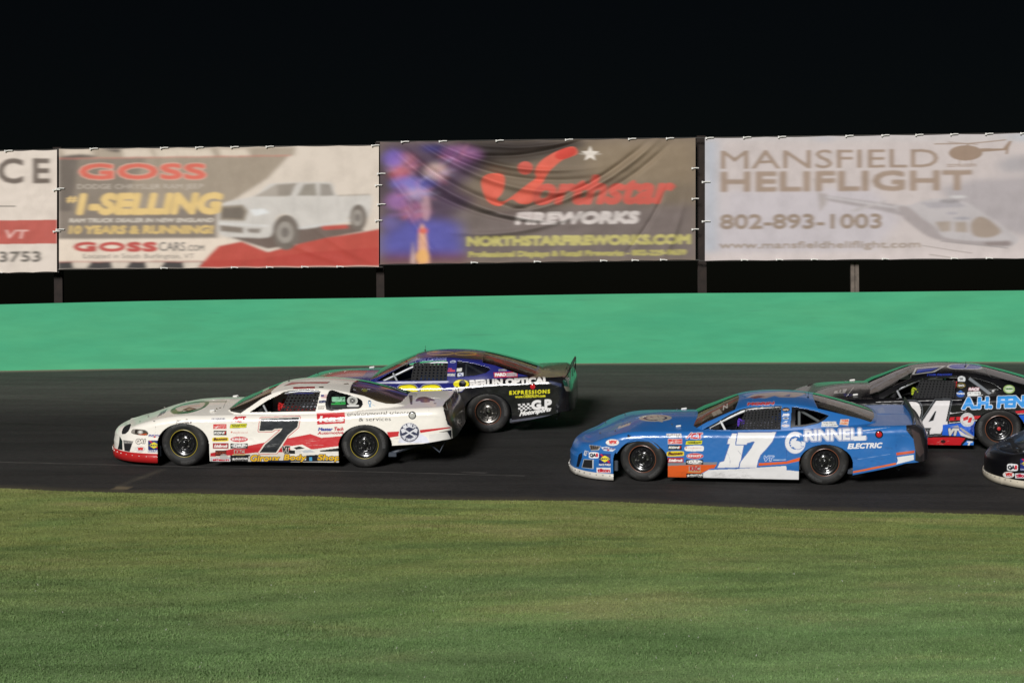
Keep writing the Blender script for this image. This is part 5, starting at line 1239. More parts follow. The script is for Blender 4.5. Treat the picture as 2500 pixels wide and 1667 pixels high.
c.poly([(488, 672), (570, 668), (566, 700), (480, 704)], (44, 50, 90)); c.text('MITTEL', 496, 678, 562, 694, (210, 210, 216), shear=.3, bold=.2); c.poly([(478, 738), (555, 732), (540, 778), (470, 780)], (150, 146, 140)); c.poly([(484, 744), (548, 738), (535, 772), (478, 774)], (224, 216, 204)); c.text('SEAL', 486, 748, 540, 768, (120, 116, 110), bold=.2)
c.poly([(55, 488), (160, 440), (635, 436), (592, 462), (240, 462), (80, 490)], (50, 20, 26)); c.poly([(80, 484), (165, 446), (615, 440), (586, 457), (235, 459)], (186, 28, 40)); c.poly([(176, 506), (440, 500), (436, 524), (176, 530)], (170, 26, 40)); c.text('BRAD SMITH', 186, 508, 430, 523, (120, 18, 28), bold=.3); c.poly([(484, 502), (545, 500), (540, 518), (490, 516)], (66, 60, 40)); c.poly([(790, 462), (850, 452), (860, 470), (800, 474)], (90, 84, 70))
c.poly([(1600, 600), (1655, 600), (1612, 720), (1590, 720)], (90, 84, 76)); c.poly(smooth_pts([(1665, 680), (1700, 640), (1780, 618), (1860, 632), (1905, 672), (1840, 672), (1830, 690), (1730, 692), (1720, 674)], 4), (104, 70, 64)); c.ell(1888, 706, 16, 6, (80, 74, 66))
c.poly([(1962, 640), (1975, 760), (2010, 900), (2068, 1000), (2080, 1152), (2300, 1300), (2300, 560), (1990, 560)], (58, 50, 46)); c.poly([(1985, 900), (2080, 1010), (2170, 1000), (2160, 900), (2060, 780)], (84, 66, 54)); c.poly([(1962, 640), (1975, 760), (2010, 900), (2060, 990), (2010, 960), (1966, 800)], (30, 28, 28))
grime(c, (1250, 1050, 1700, 1190), 40, 1, a=.13); grime(c, (-400, 1120, 745, 1390), 60, 2, a=.10); c.view(*V1); grime(c, (1235, 1150, 1750, 1400), 40, 3, a=.12); grime(c, (120, 1120, 640, 1300), 26, 4, a=.12); c.line([(1240, 1302), (1560, 1240)], 1.5, (150, 40, 44)); rivets(c, [(1250 + 40 * k, 1392 - k) for k in range(24)], (120, 112, 104))
c.noise(.05, 7)
g = Canvas(240, 890, 1180, 1190, 2.2, (20, 20, 20), 0.0).view(*V2)
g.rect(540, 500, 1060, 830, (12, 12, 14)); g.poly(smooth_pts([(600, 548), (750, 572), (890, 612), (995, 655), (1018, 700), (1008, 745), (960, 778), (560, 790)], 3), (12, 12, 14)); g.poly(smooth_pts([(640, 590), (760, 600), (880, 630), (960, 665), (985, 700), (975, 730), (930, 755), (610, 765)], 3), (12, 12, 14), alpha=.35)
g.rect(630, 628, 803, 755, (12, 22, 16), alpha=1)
for k, y in enumerate((632, 654, 672)): g.text(['GREEN CITY', 'CONTRACTORS LLC', 'WALDEN VT'][k], 642, y, 796, y + 14, (150, 206, 170), bold=.6)
g.rect(632, 706, 803, 722, (40, 160, 70)); g.text('802 555', 680, 690, 800, 708, (30, 150, 60), bold=.8)
g.ell(885, 675, 63, 57, (206, 206, 200)); g.ell(885, 675, 50, 46, (176, 176, 170)); g.ell(885, 675, 31, 29, (24, 24, 26)); [g.line([(885, 675), (885 + 27 * math.cos(a), 675 + 25 * math.sin(a))], 4, (190, 190, 186)) for a in np.linspace(0, 6.28, 7)[:-1]]; g.ell(885, 675, 9, 9, (190, 190, 186)); g.poly(smooth_pts([(818, 740), (830, 726), (950, 724), (962, 736), (950, 748), (830, 748)], 3), (214, 212, 208))
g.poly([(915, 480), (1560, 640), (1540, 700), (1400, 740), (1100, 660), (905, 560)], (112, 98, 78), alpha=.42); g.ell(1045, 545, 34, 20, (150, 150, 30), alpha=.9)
g.view(*V1); g.poly([(1862, 530), (1935, 480), (1940, 530), (1860, 572)], (190, 182, 168)); g.poly([(1440, 900), (1990, 600), (1990, 460), (1400, 700)], (60, 52, 46), alpha=.4); g.poly([(1862, 530), (1935, 480), (1940, 530), (1860, 572)], (190, 182, 168))
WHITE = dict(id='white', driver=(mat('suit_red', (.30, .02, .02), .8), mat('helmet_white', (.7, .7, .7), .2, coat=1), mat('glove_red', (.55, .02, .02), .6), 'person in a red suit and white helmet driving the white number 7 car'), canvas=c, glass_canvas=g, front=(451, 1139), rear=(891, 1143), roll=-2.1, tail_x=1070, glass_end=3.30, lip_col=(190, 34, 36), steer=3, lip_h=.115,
    label='white racing car with red stripes and a big black number 7, leading on the left', dirt=.06,
    gh=-.14, shape=dict(sn=-1.25, lean_f=.10, sr=3.97, zr=[(.66, .80), (.80, .865), (1.0, .95), (1.2, 1.035), (1.38, 1.10), (1.55, 1.14), (1.8, 1.165), (2.05, 1.17), (2.3, 1.155), (2.55, 1.12), (2.8, 1.065), (3.05, 1.0), (3.3, .93), (3.5, .87)], sc=-.34, zc=[(-1.3, .53), (-.92, .575), (-.7, .645), (-.45, .725), (-.2, .79), (0, .825), (.3, .85), (.85, .86), (2.8, .88), (3.3, .895), (4.3, .905)], zs=[(-1.3, .52), (-.92, .565), (-.75, .61), (-.5, .675), (-.25, .725), (0, .752), (.4, .762), (.85, .772), (1.9, .785), (2.3, .81), (2.7, .845), (3.3, .875), (3.8, .895), (4.3, .90)], zb=[(-1.35, .09), (-.36, .085), (-.34, .10), (.34, .095), (2.3, .095), (2.9, .20), (3.0, .345), (3.5, .38), (3.8, .43), (4.3, .46)]),
    frame=mat('frame_slate', (.045, .055, .075), .5),
    side_win=Z([(1710, 812), (1930, 665), (2080, 592), (2120, 565), (2230, 545), (2400, 540), (2530, 545), (2562, 560), (2500, 805)], *V1),
    quarter_win=Z(smooth_pts([(608, 556), (740, 576), (880, 615), (985, 658), (1008, 700), (1000, 738), (960, 768), (800, 774), (572, 782)], 3), *V2),
    rear_poly=Z([(935, 455), (912, 550), (1020, 612), (1180, 682), (1290, 710), (1390, 714), (1480, 692), (1545, 635), (1500, 600), (1200, 505), (1000, 440)], *V2),
    wind_poly=Z([(1462, 770), (1480, 802), (1600, 825), (1720, 742), (1850, 650), (1972, 590), (1950, 470), (1500, 700)], *V1),
    net=Z([(118, 590), (508, 590), (440, 802), (20, 806)], *V2), net_n=(9, 6), strap=(.60, .62),
    cabin=mat('cabin_pale_blue', (.66, .72, .82), .5), tube=TUBE_S, ant_s=1.38, stripe='y', bright=True, rimf='black',
    lamp_px=(1005.5, 1013), lamp_mat=LENS_W, bezel=ALU, spoiler=CLEAR, spoil_s=3.78, spoil_h=.08,
    dents=[(3.5, .5, .3, .1, .01), (1.0, .45, .25, .08, .008)], arch_top=.305, arch_r=.385, arch_r2=.39, arch_b=.02,
    patches=[('headlight', Z(smooth_pts([(280, 1062), (290, 1025), (320, 1016), (440, 1024), (480, 1048), (486, 1075), (460, 1090), (370, 1085)], 4), *V1), None, .006, .006),
             ('grille', Z(smooth_pts([(150, 1060), (165, 1005), (200, 968), (242, 955), (256, 985), (245, 1030), (210, 1066), (168, 1078)], 4), *V1), MATTE, .003, 0),
             ('brake_duct', Z([(187, 1192), (284, 1194), (250, 1284), (193, 1276)], *V1), MATTE, .003, 0)])
c.view(*V1); hp_ = smooth_pts([(280, 1062), (290, 1025), (320, 1016), (440, 1024), (480, 1048), (486, 1075), (460, 1090), (370, 1085)], 4)
c.poly(hp_, (74, 66, 58)); c.poly([(285, 1022), (330, 1018), (325, 1068), (280, 1062)], (150, 144, 136)); c.ell(395, 1052, 34, 24, (170, 166, 160)); c.ell(395, 1052, 18, 14, (226, 222, 214)); c.ell(340, 1045, 14, 20, (40, 36, 34)); c.poly([(360, 1080), (470, 1066), (480, 1078), (455, 1089), (370, 1086)], (196, 80, 36))

# ------------------------------------------------------------------ blue car, number 17
c = Canvas(1350, 890, 2290, 1220, 2.6, (40, 108, 180)).view(*V4)
B = (40, 108, 180)
c.ell(1095, 483, 208, 44, (180, 172, 160)); c.ell(1095, 483, 152, 30, (28, 40, 84)); c.poly(smooth_pts([(980, 480), (1010, 462), (1060, 455), (1120, 452), (1180, 462), (1220, 482), (1180, 500), (1100, 506), (1020, 500)], 4), (184, 176, 164)); c.line([(1030, 466), (1070, 478)], 6, (28, 40, 84)); c.line([(1120, 456), (1140, 476)], 6, (28, 40, 84)); c.poly([(1130, 508), (1190, 500), (1200, 535), (1150, 530)], (180, 172, 160))
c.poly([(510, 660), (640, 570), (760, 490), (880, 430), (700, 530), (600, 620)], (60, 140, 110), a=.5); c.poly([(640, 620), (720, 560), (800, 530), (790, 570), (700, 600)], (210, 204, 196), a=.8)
for k in range(5): c.rect(655 + 30 * k, 580 - 12 * k, 672 + 30 * k, 594 - 12 * k, (30, 34, 44))
c.text('FLUSH', 640, 590, 780, 612, (196, 180, 170), shear=.4, bold=.8, slope=-.28)
c.poly([(300, 812), (455, 826), (430, 876), (330, 882)], (200, 200, 196)); c.poly([(310, 818), (448, 829), (420, 868), (330, 874)], (44, 36, 34)); [c.line([(330 + 24 * k, 828), (322 + 24 * k, 868)], 7, (130, 120, 112)) for k in range(5)]
st_vp(c, 598, 782, 82, 40); c.poly([(455, 840), (530, 832), (640, 862), (600, 892), (545, 885), (490, 880)], (220, 222, 230)); c.text('FIVE STAR', 486, 845, 622, 868, (70, 60, 130), shear=.2, bold=.5); c.poly([(530, 882), (546, 858), (564, 882)], (190, 30, 50))
c.poly([(245, 880), (300, 892), (262, 946), (230, 934)], (206, 212, 220)); c.text('17', 250, 898, 282, 928, (28, 60, 130), shear=.2, bold=.6)
st_qa1(c, 302, 902, 428, 972); st_sunoco(c, 430, 920, 578, 1066); st_tilton(c, 400, 1088, 575, 1150)
c.poly([(205, 1090), (235, 985), (365, 990), (360, 1105)], (196, 200, 204)); c.poly([(212, 1086), (240, 992), (348, 994), (344, 1098)], (12, 12, 14)); c.poly([(165, 930), (210, 905), (215, 960), (165, 1085), (130, 1080)], (18, 26, 40))
c.text('HOOSIER', 838, 700, 972, 724, (70, 120, 200), bold=.6); c.poly([(780, 690), (800, 686), (812, 712), (790, 742), (784, 715)], (20, 26, 50)); c.poly([(800, 712), (820, 690), (820, 735)], (20, 26, 50))
c.poly([(1250, 1022), (1560, 1022), (1870, 1018), (1860, 1048), (1250, 1070)], (128, 132, 140))
c.poly([(1250, 1064), (1560, 1052), (1860, 1048), (1830, 1092), (1790, 1096), (1690, 1145), (1560, 1215), (1250, 1210)], (222, 94, 34))
c.poly([(1590, 1215), (1690, 1150), (1760, 1112), (1960, 1104), (2500, 1095), (2500, 1240), (1580, 1230)], (232, 230, 230)); c.line([(1640, 1185), (1780, 1098), (2500, 1086)], 3, (60, 110, 190))
st_quarter(c, 1258, 678, 1442, 724); st_redbox(c, 1276, 742, 1444, 800); st_koni(c, 1278, 815, 1442, 870); st_bassett(c, 1258, 888, 1465, 946); st_edel(c, 1270, 965, 1460, 1026)
st_act(c, 1490, 668, 1690, 735, (226, 226, 232)); st_thunder(c, 1486, 762, 1688, 808); st_maple(c, 1475, 828, 1700, 884, True); st_kirkey(c, 1500, 912, 1698, 978); st_drp(c, 1490, 990, 1697, 1048); st_krc(c, 1512, 1066, 1672, 1140); st_allstar(c, 1492, 1155, 1696, 1208)
c.line([(1566, 650), (1572, 1215)], 1.2, (20, 60, 120), a=.7)
W17 = (234, 232, 232); bl = [((30, 84, 170), 2.6), ((150, 170, 205), 1.9), ((30, 84, 170), 1.3)]
one = [(2045, 676), (2212, 674), (2150, 985), (2132, 1082), (1868, 1086), (1898, 1022), (1950, 1006), (2020, 800), (1988, 800), (2000, 742), (2030, 720)]
c.poly(one, W17, outline=bl)
c.view(*V5); sev = [(-90, 666), (365, 660), (320, 770), (255, 850), (180, 930), (150, 1000), (132, 1082), (-72, 1086), (-60, 1020), (10, 930), (70, 850), (110, 775), (90, 770), (20, 790), (10, 808), (-112, 806)]
c.poly(sev, W17, outline=bl)
c.text('VT', 212, 948, 322, 1000, (150, 178, 216), shear=.25, bold=1.4, outline=[((220, 226, 236), .8)]); c.text('VT', 212, 948, 322, 1000, (60, 110, 190), shear=.25, bold=.6)
c.poly([(160, 1030), (485, 1010), (650, 960), (650, 1002), (490, 1038), (155, 1062)], (222, 94, 34)); c.line([(330, 992), (485, 988)], 8, (190, 206, 226))
c.poly([(-100, 1098), (486, 1062), (490, 1112), (655, 1130), (670, 1235), (-100, 1235)], (232, 230, 230)); c.poly([(486, 1040), (660, 1004), (655, 1118), (490, 1114)], B)
sv = [((120, 130, 170), 3.6), (B, 2.6), ((206, 212, 228), 2.2)]
c.ring(592, 785, 96, 105, 46, (232, 232, 236)); c.ring(592, 785, 122, 132, 5, (150, 160, 200)); c.ring(592, 785, 70, 78, 4, (110, 130, 180))
c.poly([(640, 690), (720, 700), (715, 780), (650, 765)], B); c.poly(smooth_pts([(530, 770), (550, 762), (545, 745), (575, 738), (590, 728), (615, 735), (600, 760), (640, 770), (660, 790), (660, 830), (690, 830), (640, 862), (590, 855), (570, 835), (540, 838), (545, 812), (525, 806), (540, 790)], 3), (230, 230, 234), outline=[((60, 100, 180), 1.1)])
c.text('RINNELL', 712, 640, 1420, 760, (232, 232, 236), bold=1.7, outline=[((110, 124, 172), 3.2), ((206, 212, 230), 2.4), ((70, 100, 170), 1.2)], slope=-.028)
c.poly([(1280, 715), (1430, 700), (1425, 755), (1290, 762)], (232, 232, 236)); c.text('ELECTRIC', 1215, 800, 1605, 856, (236, 236, 240), shear=.25, bold=1.0, outline=[((40, 70, 140), .6)], slope=-.03)
c.poly([(1385, 640), (1740, 600), (1400, 648)], (214, 220, 230)); c.line([(1325, 985), (1715, 920)], 2.5, (170, 190, 224), a=.8)
c.poly([(1280, 1125), (1785, 1022), (1785, 1045), (1280, 1148)], (222, 106, 40)); c.poly([(1785, 905), (2000, 878), (1998, 908), (1787, 938)], (206, 84, 40)); c.poly([(1795, 958), (1990, 930), (1992, 990), (1785, 1042), (1805, 1000)], (230, 230, 232)); c.line([(1775, 590), (1788, 1040)], 1.4, (20, 70, 150)); c.line([(487, 650), (490, 1112)], 1.2, (20, 70, 150), a=.8)
st_dale(c, 905, 535, 1110, 595); c.poly([(1135, 508), (1240, 505), (1225, 580), (1122, 570)], (226, 200, 180)); c.text('TIGER', 1146, 512, 1232, 536, (216, 90, 60), bold=.5); c.text('STUDIO', 1136, 546, 1222, 568, (210, 120, 60), bold=.5)
for cy, t in ((388, 0), (452, 1), (495, 2), (540, 3), (582, 4)):
    if t == 0: c.ell(485, cy, 48, 26, (20, 18, 20)); c.ell(485, cy, 40, 9, (196, 150, 110)); c.text('NAPA', 456, cy + 4, 514, cy + 15, (220, 220, 220), bold=.3)
    if t == 1: c.text('JWD', 446, cy - 11, 522, cy + 12, (232, 232, 236), shear=.2, bold=.9)
    if t == 2: c.poly([(444, cy), (462, cy - 12), (505, cy - 14), (522, cy - 2), (505, cy + 12), (462, cy + 13)], (200, 204, 212)); c.poly([(455, cy), (470, cy - 6), (500, cy - 6), (512, cy), (500, cy + 6), (468, cy + 6)], (50, 50, 60))
    if t == 3: c.poly([(440, cy + 14), (480, cy - 16), (515, cy - 18), (490, cy + 2), (500, cy + 14), (478, cy + 4)], (206, 212, 222))
    if t == 4: c.ell(478, cy, 48, 17, (206, 206, 214)); c.text('GORMAN', 446, cy - 7, 510, cy + 8, (150, 80, 100), bold=.3)
c.text('MORIN', 26, 306, 338, 332, (196, 60, 70), shear=.4, bold=1.4, outline=[((220, 216, 220), .6)], slope=-.03)
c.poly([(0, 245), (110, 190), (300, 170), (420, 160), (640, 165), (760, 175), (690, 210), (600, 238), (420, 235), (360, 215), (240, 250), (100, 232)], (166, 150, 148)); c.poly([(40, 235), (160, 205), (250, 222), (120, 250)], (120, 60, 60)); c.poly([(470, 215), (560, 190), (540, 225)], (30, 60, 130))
c.rect(738, 152, 746, 215, (16, 20, 34))
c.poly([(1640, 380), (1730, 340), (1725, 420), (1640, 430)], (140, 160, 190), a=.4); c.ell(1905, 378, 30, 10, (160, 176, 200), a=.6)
c.poly([(1905, 575), (1900, 640), (1985, 745), (2008, 880), (2006, 1000), (2300, 1100), (2300, 420), (1930, 420)], (34, 32, 36)); c.poly([(1960, 620), (2060, 680), (2120, 900), (2060, 960), (2010, 880)], (70, 58, 60)); c.poly([(1990, 430), (2110, 560), (2100, 640), (1990, 560)], (60, 64, 76))
scuff(c, [(1900, 640), (1850, 700), (1800, 980)], 20, (190, 206, 230), 9, 40, .3)
c.view(*V4); scuff(c, [(1750, 1150), (1850, 1170), (2150, 1130)], 22, (120, 116, 112), 5, 60, .35); c.line(smooth_pts([(1960, 880), (2000, 930), (2020, 1000), (2015, 1060)], 4, False), 2.5, (110, 120, 160), a=.8); c.line([(2115, 880), (2180, 960)], 3, (20, 40, 90), a=.9); c.line(smooth_pts([(1920, 1130), (1870, 1180), (1760, 1200)], 4, False), 2, (150, 150, 150), a=.7)
grime(c, (1250, 1100, 2300, 1215), 60, 5, a=.14); grime(c, (180, 1000, 610, 1200), 26, 6, (50, 50, 50), a=.14); rivets(c, [(1262, 700 + 42 * k) for k in range(12)], (20, 60, 120)); c.view(*V5); grime(c, (1280, 900, 1800, 1130), 40, 7, (40, 50, 70), a=.16); rivets(c, [(1792, 620 + 40 * k) for k in range(10)], (20, 60, 120)); rivets(c, [(493, 680 + 42 * k) for k in range(9)], (20, 60, 120))
c.noise(.04, 8)
g = Canvas(1350, 890, 2290, 1220, 2.0, (20, 20, 20), 0.0).view(*V5)
g.rect(480, 300, 1060, 660, (10, 12, 20)); g.poly([(600, 390), (700, 392), (850, 425), (968, 462), (860, 540), (720, 568), (595, 580)], (10, 12, 20), alpha=0)
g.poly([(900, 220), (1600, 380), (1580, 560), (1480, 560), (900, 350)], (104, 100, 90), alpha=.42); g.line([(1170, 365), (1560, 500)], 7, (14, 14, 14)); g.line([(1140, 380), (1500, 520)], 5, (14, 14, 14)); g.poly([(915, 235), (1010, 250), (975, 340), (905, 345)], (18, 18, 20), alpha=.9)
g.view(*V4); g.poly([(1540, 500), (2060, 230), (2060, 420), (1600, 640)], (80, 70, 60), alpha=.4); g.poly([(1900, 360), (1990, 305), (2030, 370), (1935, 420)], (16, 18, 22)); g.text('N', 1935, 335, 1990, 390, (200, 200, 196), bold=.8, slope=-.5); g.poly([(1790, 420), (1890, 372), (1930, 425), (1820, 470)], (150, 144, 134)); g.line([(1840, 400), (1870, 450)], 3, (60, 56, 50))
BLUE = dict(id='blue', driver=(mat('suit_grey', (.28, .28, .32), .8), mat('helmet_blue', (.04, .12, .45), .2, coat=1), mat('glove_purple', (.12, .05, .5), .6), 'person in a grey suit and blue helmet driving the blue number 17 car'), shape=dict(sn=-1.14, lean_f=.29, sr=4.16), canvas=c, glass_canvas=g, front=(1568, 1176), rear=(2013, 1185), roll=-.4, pitch=0, tail_x=2200, frame=mat('frame_slate', (.045, .055, .075), .5), lip_col=(222, 216, 206), steer=10, lip_h=.075,
    label='bright blue racing car with a white number 17 and an orange and white sill', dirt=.08,
    side_win=[(1713, 1049.5), (1747, 1031), (1780, 1012), (1805, 1000), (1822, 995), (1861, 991.5), (1909, 990), (1906, 1049)],
    quarter_win=Z([(557, 357), (700, 375), (850, 410), (1000, 462), (950, 510), (870, 555), (700, 592), (538, 605)], *V5),
    rear_poly=Z([(965, 232), (912, 342), (1100, 405), (1300, 472), (1500, 542), (1560, 480), (1585, 400), (1500, 370), (1200, 262), (1050, 215)], *V5),
    wind_poly=Z([(1540, 545), (1560, 600), (1600, 618), (1800, 500), (2035, 380), (2000, 290), (1600, 450)], *V4),
    net=[(1819, 1000), (1909, 994), (1905, 1047), (1808, 1049)], net_n=(11, 8), strap=(.66, .6),
    cabin=mat('cabin_lavender', (.68, .70, .84), .45), tube=TUBE_W, ant_s=2.42, ant_y=-.15, stripe='o', bright=True,
    lamp_px=(2143, 1060), spoil_s=3.90, spoil_h=.14, spoil_lean=.015, dents=[(3.75, .60, .16, .14, .03), (3.8, .38, .2, .1, .012), (1.7, .2, .3, .07, .006)], arch_top=.275, arch_f=-.025, arch_r=.40, arch_b=.012, arch_r2=.385,
    patches=[('headlight', Z([(304, 816), (452, 828), (426, 872), (330, 878)], *V4), None, .006, .004),
             ('brake_duct', Z([(214, 1084), (242, 994), (346, 996), (342, 1096)], *V4), MATTE, .003, 0),
             ('fender_flare', Z(smooth_pts([(640, 900), (690, 820), (780, 750), (900, 718), (1010, 735), (1100, 780), (1170, 850), (1150, 850), (1080, 790), (1000, 758), (900, 742), (800, 772), (710, 838), (655, 910)], 3), *V4), None, .012, .006)])

# ------------------------------------------------------------------ dark blue and black car, number 08, half hidden by the white one
c = Canvas(640, 850, 1440, 1090, 2.6, (14, 14, 20)).view(*V3)
N8 = (38, 42, 118)
c.poly([(-300, 200), (520, 300), (-300, 560)], (14, 14, 30)); c.poly([(-300, 0), (2000, 0), (1960, 215), (1910, 262), (1560, 285), (1240, 300), (1340, 350), (1300, 400), (1000, 425), (-300, 425)], N8)
c.poly([(-300, 425), (1000, 402), (1150, 405), (1300, 392), (1360, 330), (1400, 300), (1900, 255), (2400, 250), (2400, 900), (-300, 900)], (13, 13, 19))
c.poly([(1130, 405), (1220, 380), (1250, 330), (1360, 330), (1300, 385), (1200, 405)], (210, 206, 202)); c.poly([(-200, 250), (120, 245), (330, 200), (520, 215), (480, 260), (200, 275)], (150, 66, 74)); c.poly([(-100, 285), (60, 235), (180, 205), (300, 185), (280, 200), (150, 240), (0, 290)], (40, 96, 84))
c.poly([(820, 95), (900, 65), (1000, 48), (1240, 42), (1500, 62), (1540, 85), (1500, 128), (1200, 105), (1000, 105), (860, 125), (800, 140)], (66, 58, 46)); c.ring(1130, 68, 110, 14, 10, (170, 140, 50)); c.ring(1340, 72, 90, 13, 10, (170, 140, 50)); c.ell(900, 78, 60, 9, (140, 80, 90), a=.5)  # brown roof tone is a reflection painted into the colour
c.line([(500, 283), (640, 215), (790, 140)], 5, (30, 34, 100))
c.poly([(580, 312), (1180, 300), (1200, 306), (1180, 316), (600, 322)], (200, 200, 216), a=.85)
for x0, x1 in ((766, 942), (958, 1140)):
    P = smooth_pts([(x0, 460), (x0 + 6, 380), (x0 + 30, 345), (x0 + 75, 336), (x1 - 60, 334), (x1 - 20, 350), (x1, 400), (x1, 470)], 4); c.poly(P, (240, 226, 40), outline=[((200, 200, 206), 3.4), ((20, 18, 24), 2.2)])
c.ell(1296, 326, 64, 34, (236, 222, 36), outline=[((20, 20, 30), .8)]); c.ell(1306, 326, 30, 32, (16, 16, 22)); c.ell(1312, 318, 16, 8, (90, 90, 96))
c.text('BERLIN OPTICAL', 1370, 300, 2002, 348, (236, 232, 228), bold=1.9, slope=-.045)
c.text('EXPRESSIONS', 1690, 385, 2015, 413, (222, 214, 40), bold=.8, slope=-.035, track=.25); c.text('www.OEBERLIN.com', 1735, 420, 1978, 441, (222, 214, 40), bold=.5, slope=-.035)
c.poly([(1758, 490), (1868, 482), (1868, 535), (1760, 552)], (230, 228, 226))
for i in range(6):
    for j in range(4):
        if (i + j) % 2: c.rect(1760 + i * 18, 490 + j * 15 - i * 1.3, 1778 + i * 18, 505 + j * 15 - i * 1.3, (14, 14, 20))
c.text('G.P', 1872, 468, 2025, 534, (234, 232, 230), bold=2.2, slope=-.08); c.text('Motorsports', 1772, 556, 2018, 588, (234, 232, 230), shear=.4, bold=1.0, slope=-.17)
c.poly([(1562, 232), (1762, 222), (1762, 268), (1566, 276)], (184, 36, 60)); c.rect(1570, 238, 1665, 266, (184, 36, 60), sl=-.04); c.text('PARD', 1574, 240, 1662, 264, (234, 230, 228), bold=.9, slope=-.04); c.poly([(1668, 236), (1755, 230), (1755, 262), (1668, 266)], (190, 176, 180)); c.text('BROTHERS', 1672, 238, 1752, 247, (60, 40, 60), bold=.2); c.text('RACING', 1672, 251, 1752, 261, (60, 40, 60), bold=.2)
c.poly([(1604, 205), (1672, 202), (1672, 220), (1604, 222)], (150, 150, 160)); c.text('HEALTH', 1608, 208, 1668, 218, (60, 60, 80), bold=.2)
c.text('Mike Carbone', 920, 112, 1175, 136, (150, 160, 220), shear=.4, bold=.25, slope=-.05)
c.poly([(1205, 142), (1225, 132), (1250, 134), (1256, 144), (1240, 152), (1212, 152)], (190, 196, 216)); c.ell(1230, 143, 16, 5, (30, 34, 100)); c.text('R.R.', 1196, 196, 1224, 208, (200, 80, 90), bold=.4); c.text('CHARLEBOIS', 1186, 212, 1246, 224, (214, 80, 80), bold=.5); c.text('ROOFING', 1182, 242, 1244, 262, (200, 200, 190), shear=.3, bold=.4)
c.poly([(2010, 300), (2110, 325), (2110, 350), (2030, 330)], (70, 80, 120), a=.5)
c.poly([(1685, 625), (2160, 560), (2165, 580), (1690, 640)], (90, 92, 104)); c.poly([(1900, 215), (2130, 165), (2140, 250), (1890, 262)], (60, 52, 40)); c.poly([(1925, 225), (2050, 190), (2040, 240), (1910, 252)], (96, 84, 60)); c.poly([(2120, 300), (2260, 240), (2260, 400), (2150, 380)], (30, 80, 66)); c.poly([(2130, 345), (2180, 350), (2200, 390), (2150, 385)], (120, 116, 104))  # green patch and pale square on the tail are painted-in reflections
c.noise(.05, 9)
g = Canvas(640, 850, 1440, 1090, 2.0, (20, 20, 20), 0.0).view(*V3)
g.poly([(1250, 195), (1310, 192), (1305, 225), (1255, 228)], (206, 206, 200)); g.poly([(1268, 235), (1316, 232), (1316, 262), (1266, 266)], (200, 204, 216)); g.rect(1280, 240, 1292, 250, (30, 50, 130)); g.rect(1294, 250, 1306, 260, (30, 50, 130)); g.poly([(1250, 130), (1550, 205), (1500, 245), (1250, 280)], (12, 14, 30), alpha=.5); g.poly([(1262, 198), (1306, 194), (1302, 222), (1258, 226)], (206, 206, 200)); g.poly([(1268, 235), (1316, 232), (1316, 262), (1266, 266)], (200, 204, 216)); g.rect(1280, 240, 1292, 250, (30, 50, 130)); g.rect(1294, 250, 1306, 260, (30, 50, 130))
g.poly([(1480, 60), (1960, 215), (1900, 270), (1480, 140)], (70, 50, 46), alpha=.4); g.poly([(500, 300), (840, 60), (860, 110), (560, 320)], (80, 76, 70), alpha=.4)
EIGHT = dict(id='navy', driver=(mat('suit_blue', (.03, .10, .35), .8), mat('helmet_silver', (.4, .4, .42), .2, coat=1), mat('glove_black', (.02, .02, .02), .6), 'person in a blue suit and silver helmet driving the dark blue car by the wall'), canvas=c, glass_canvas=g, front=(786, 1054), rear=(1192, 1058), roll=-1.5, pitch=0, tail_x=1372, lip_col=(30, 30, 60), steer=0,
    label='dark blue and black racing car with yellow digits on its door, nearest the green wall', dirt=.14, rough=.2,
    side_win=Z([(598, 300), (700, 240), (800, 186), (880, 152), (1000, 136), (1180, 130), (1190, 150), (1182, 298)], *V3),
    quarter_win=Z([(1264, 138), (1340, 148), (1440, 168), (1510, 190), (1540, 206), (1500, 236), (1420, 256), (1256, 272)], *V3),
    rear_poly=Z([(1545, 85), (1495, 130), (1600, 182), (1750, 238), (1885, 268), (1930, 215), (1800, 152), (1640, 92)], *V3),
    wind_poly=Z([(500, 270), (520, 292), (600, 240), (790, 150), (840, 100), (700, 140)], *V3),
    net=Z([(905, 155), (1187, 155), (1178, 298), (885, 298)], *V3), net_n=(9, 6), strap=(.66, .62), cabin=mat('cabin_blue', (.02, .10, .30), .5), tube=TUBE_S, rim='steel', rimf='black', stripe='o', hub=CHROME,
    lamp_px=(1299, 943), spoil_s=3.86, spoil_h=.12, spoil_lean=.07, spoiler=BLACK, ant_s=1.5, ant_y=.3, arch_top=.30, spin=[1, 2, 3, 4])

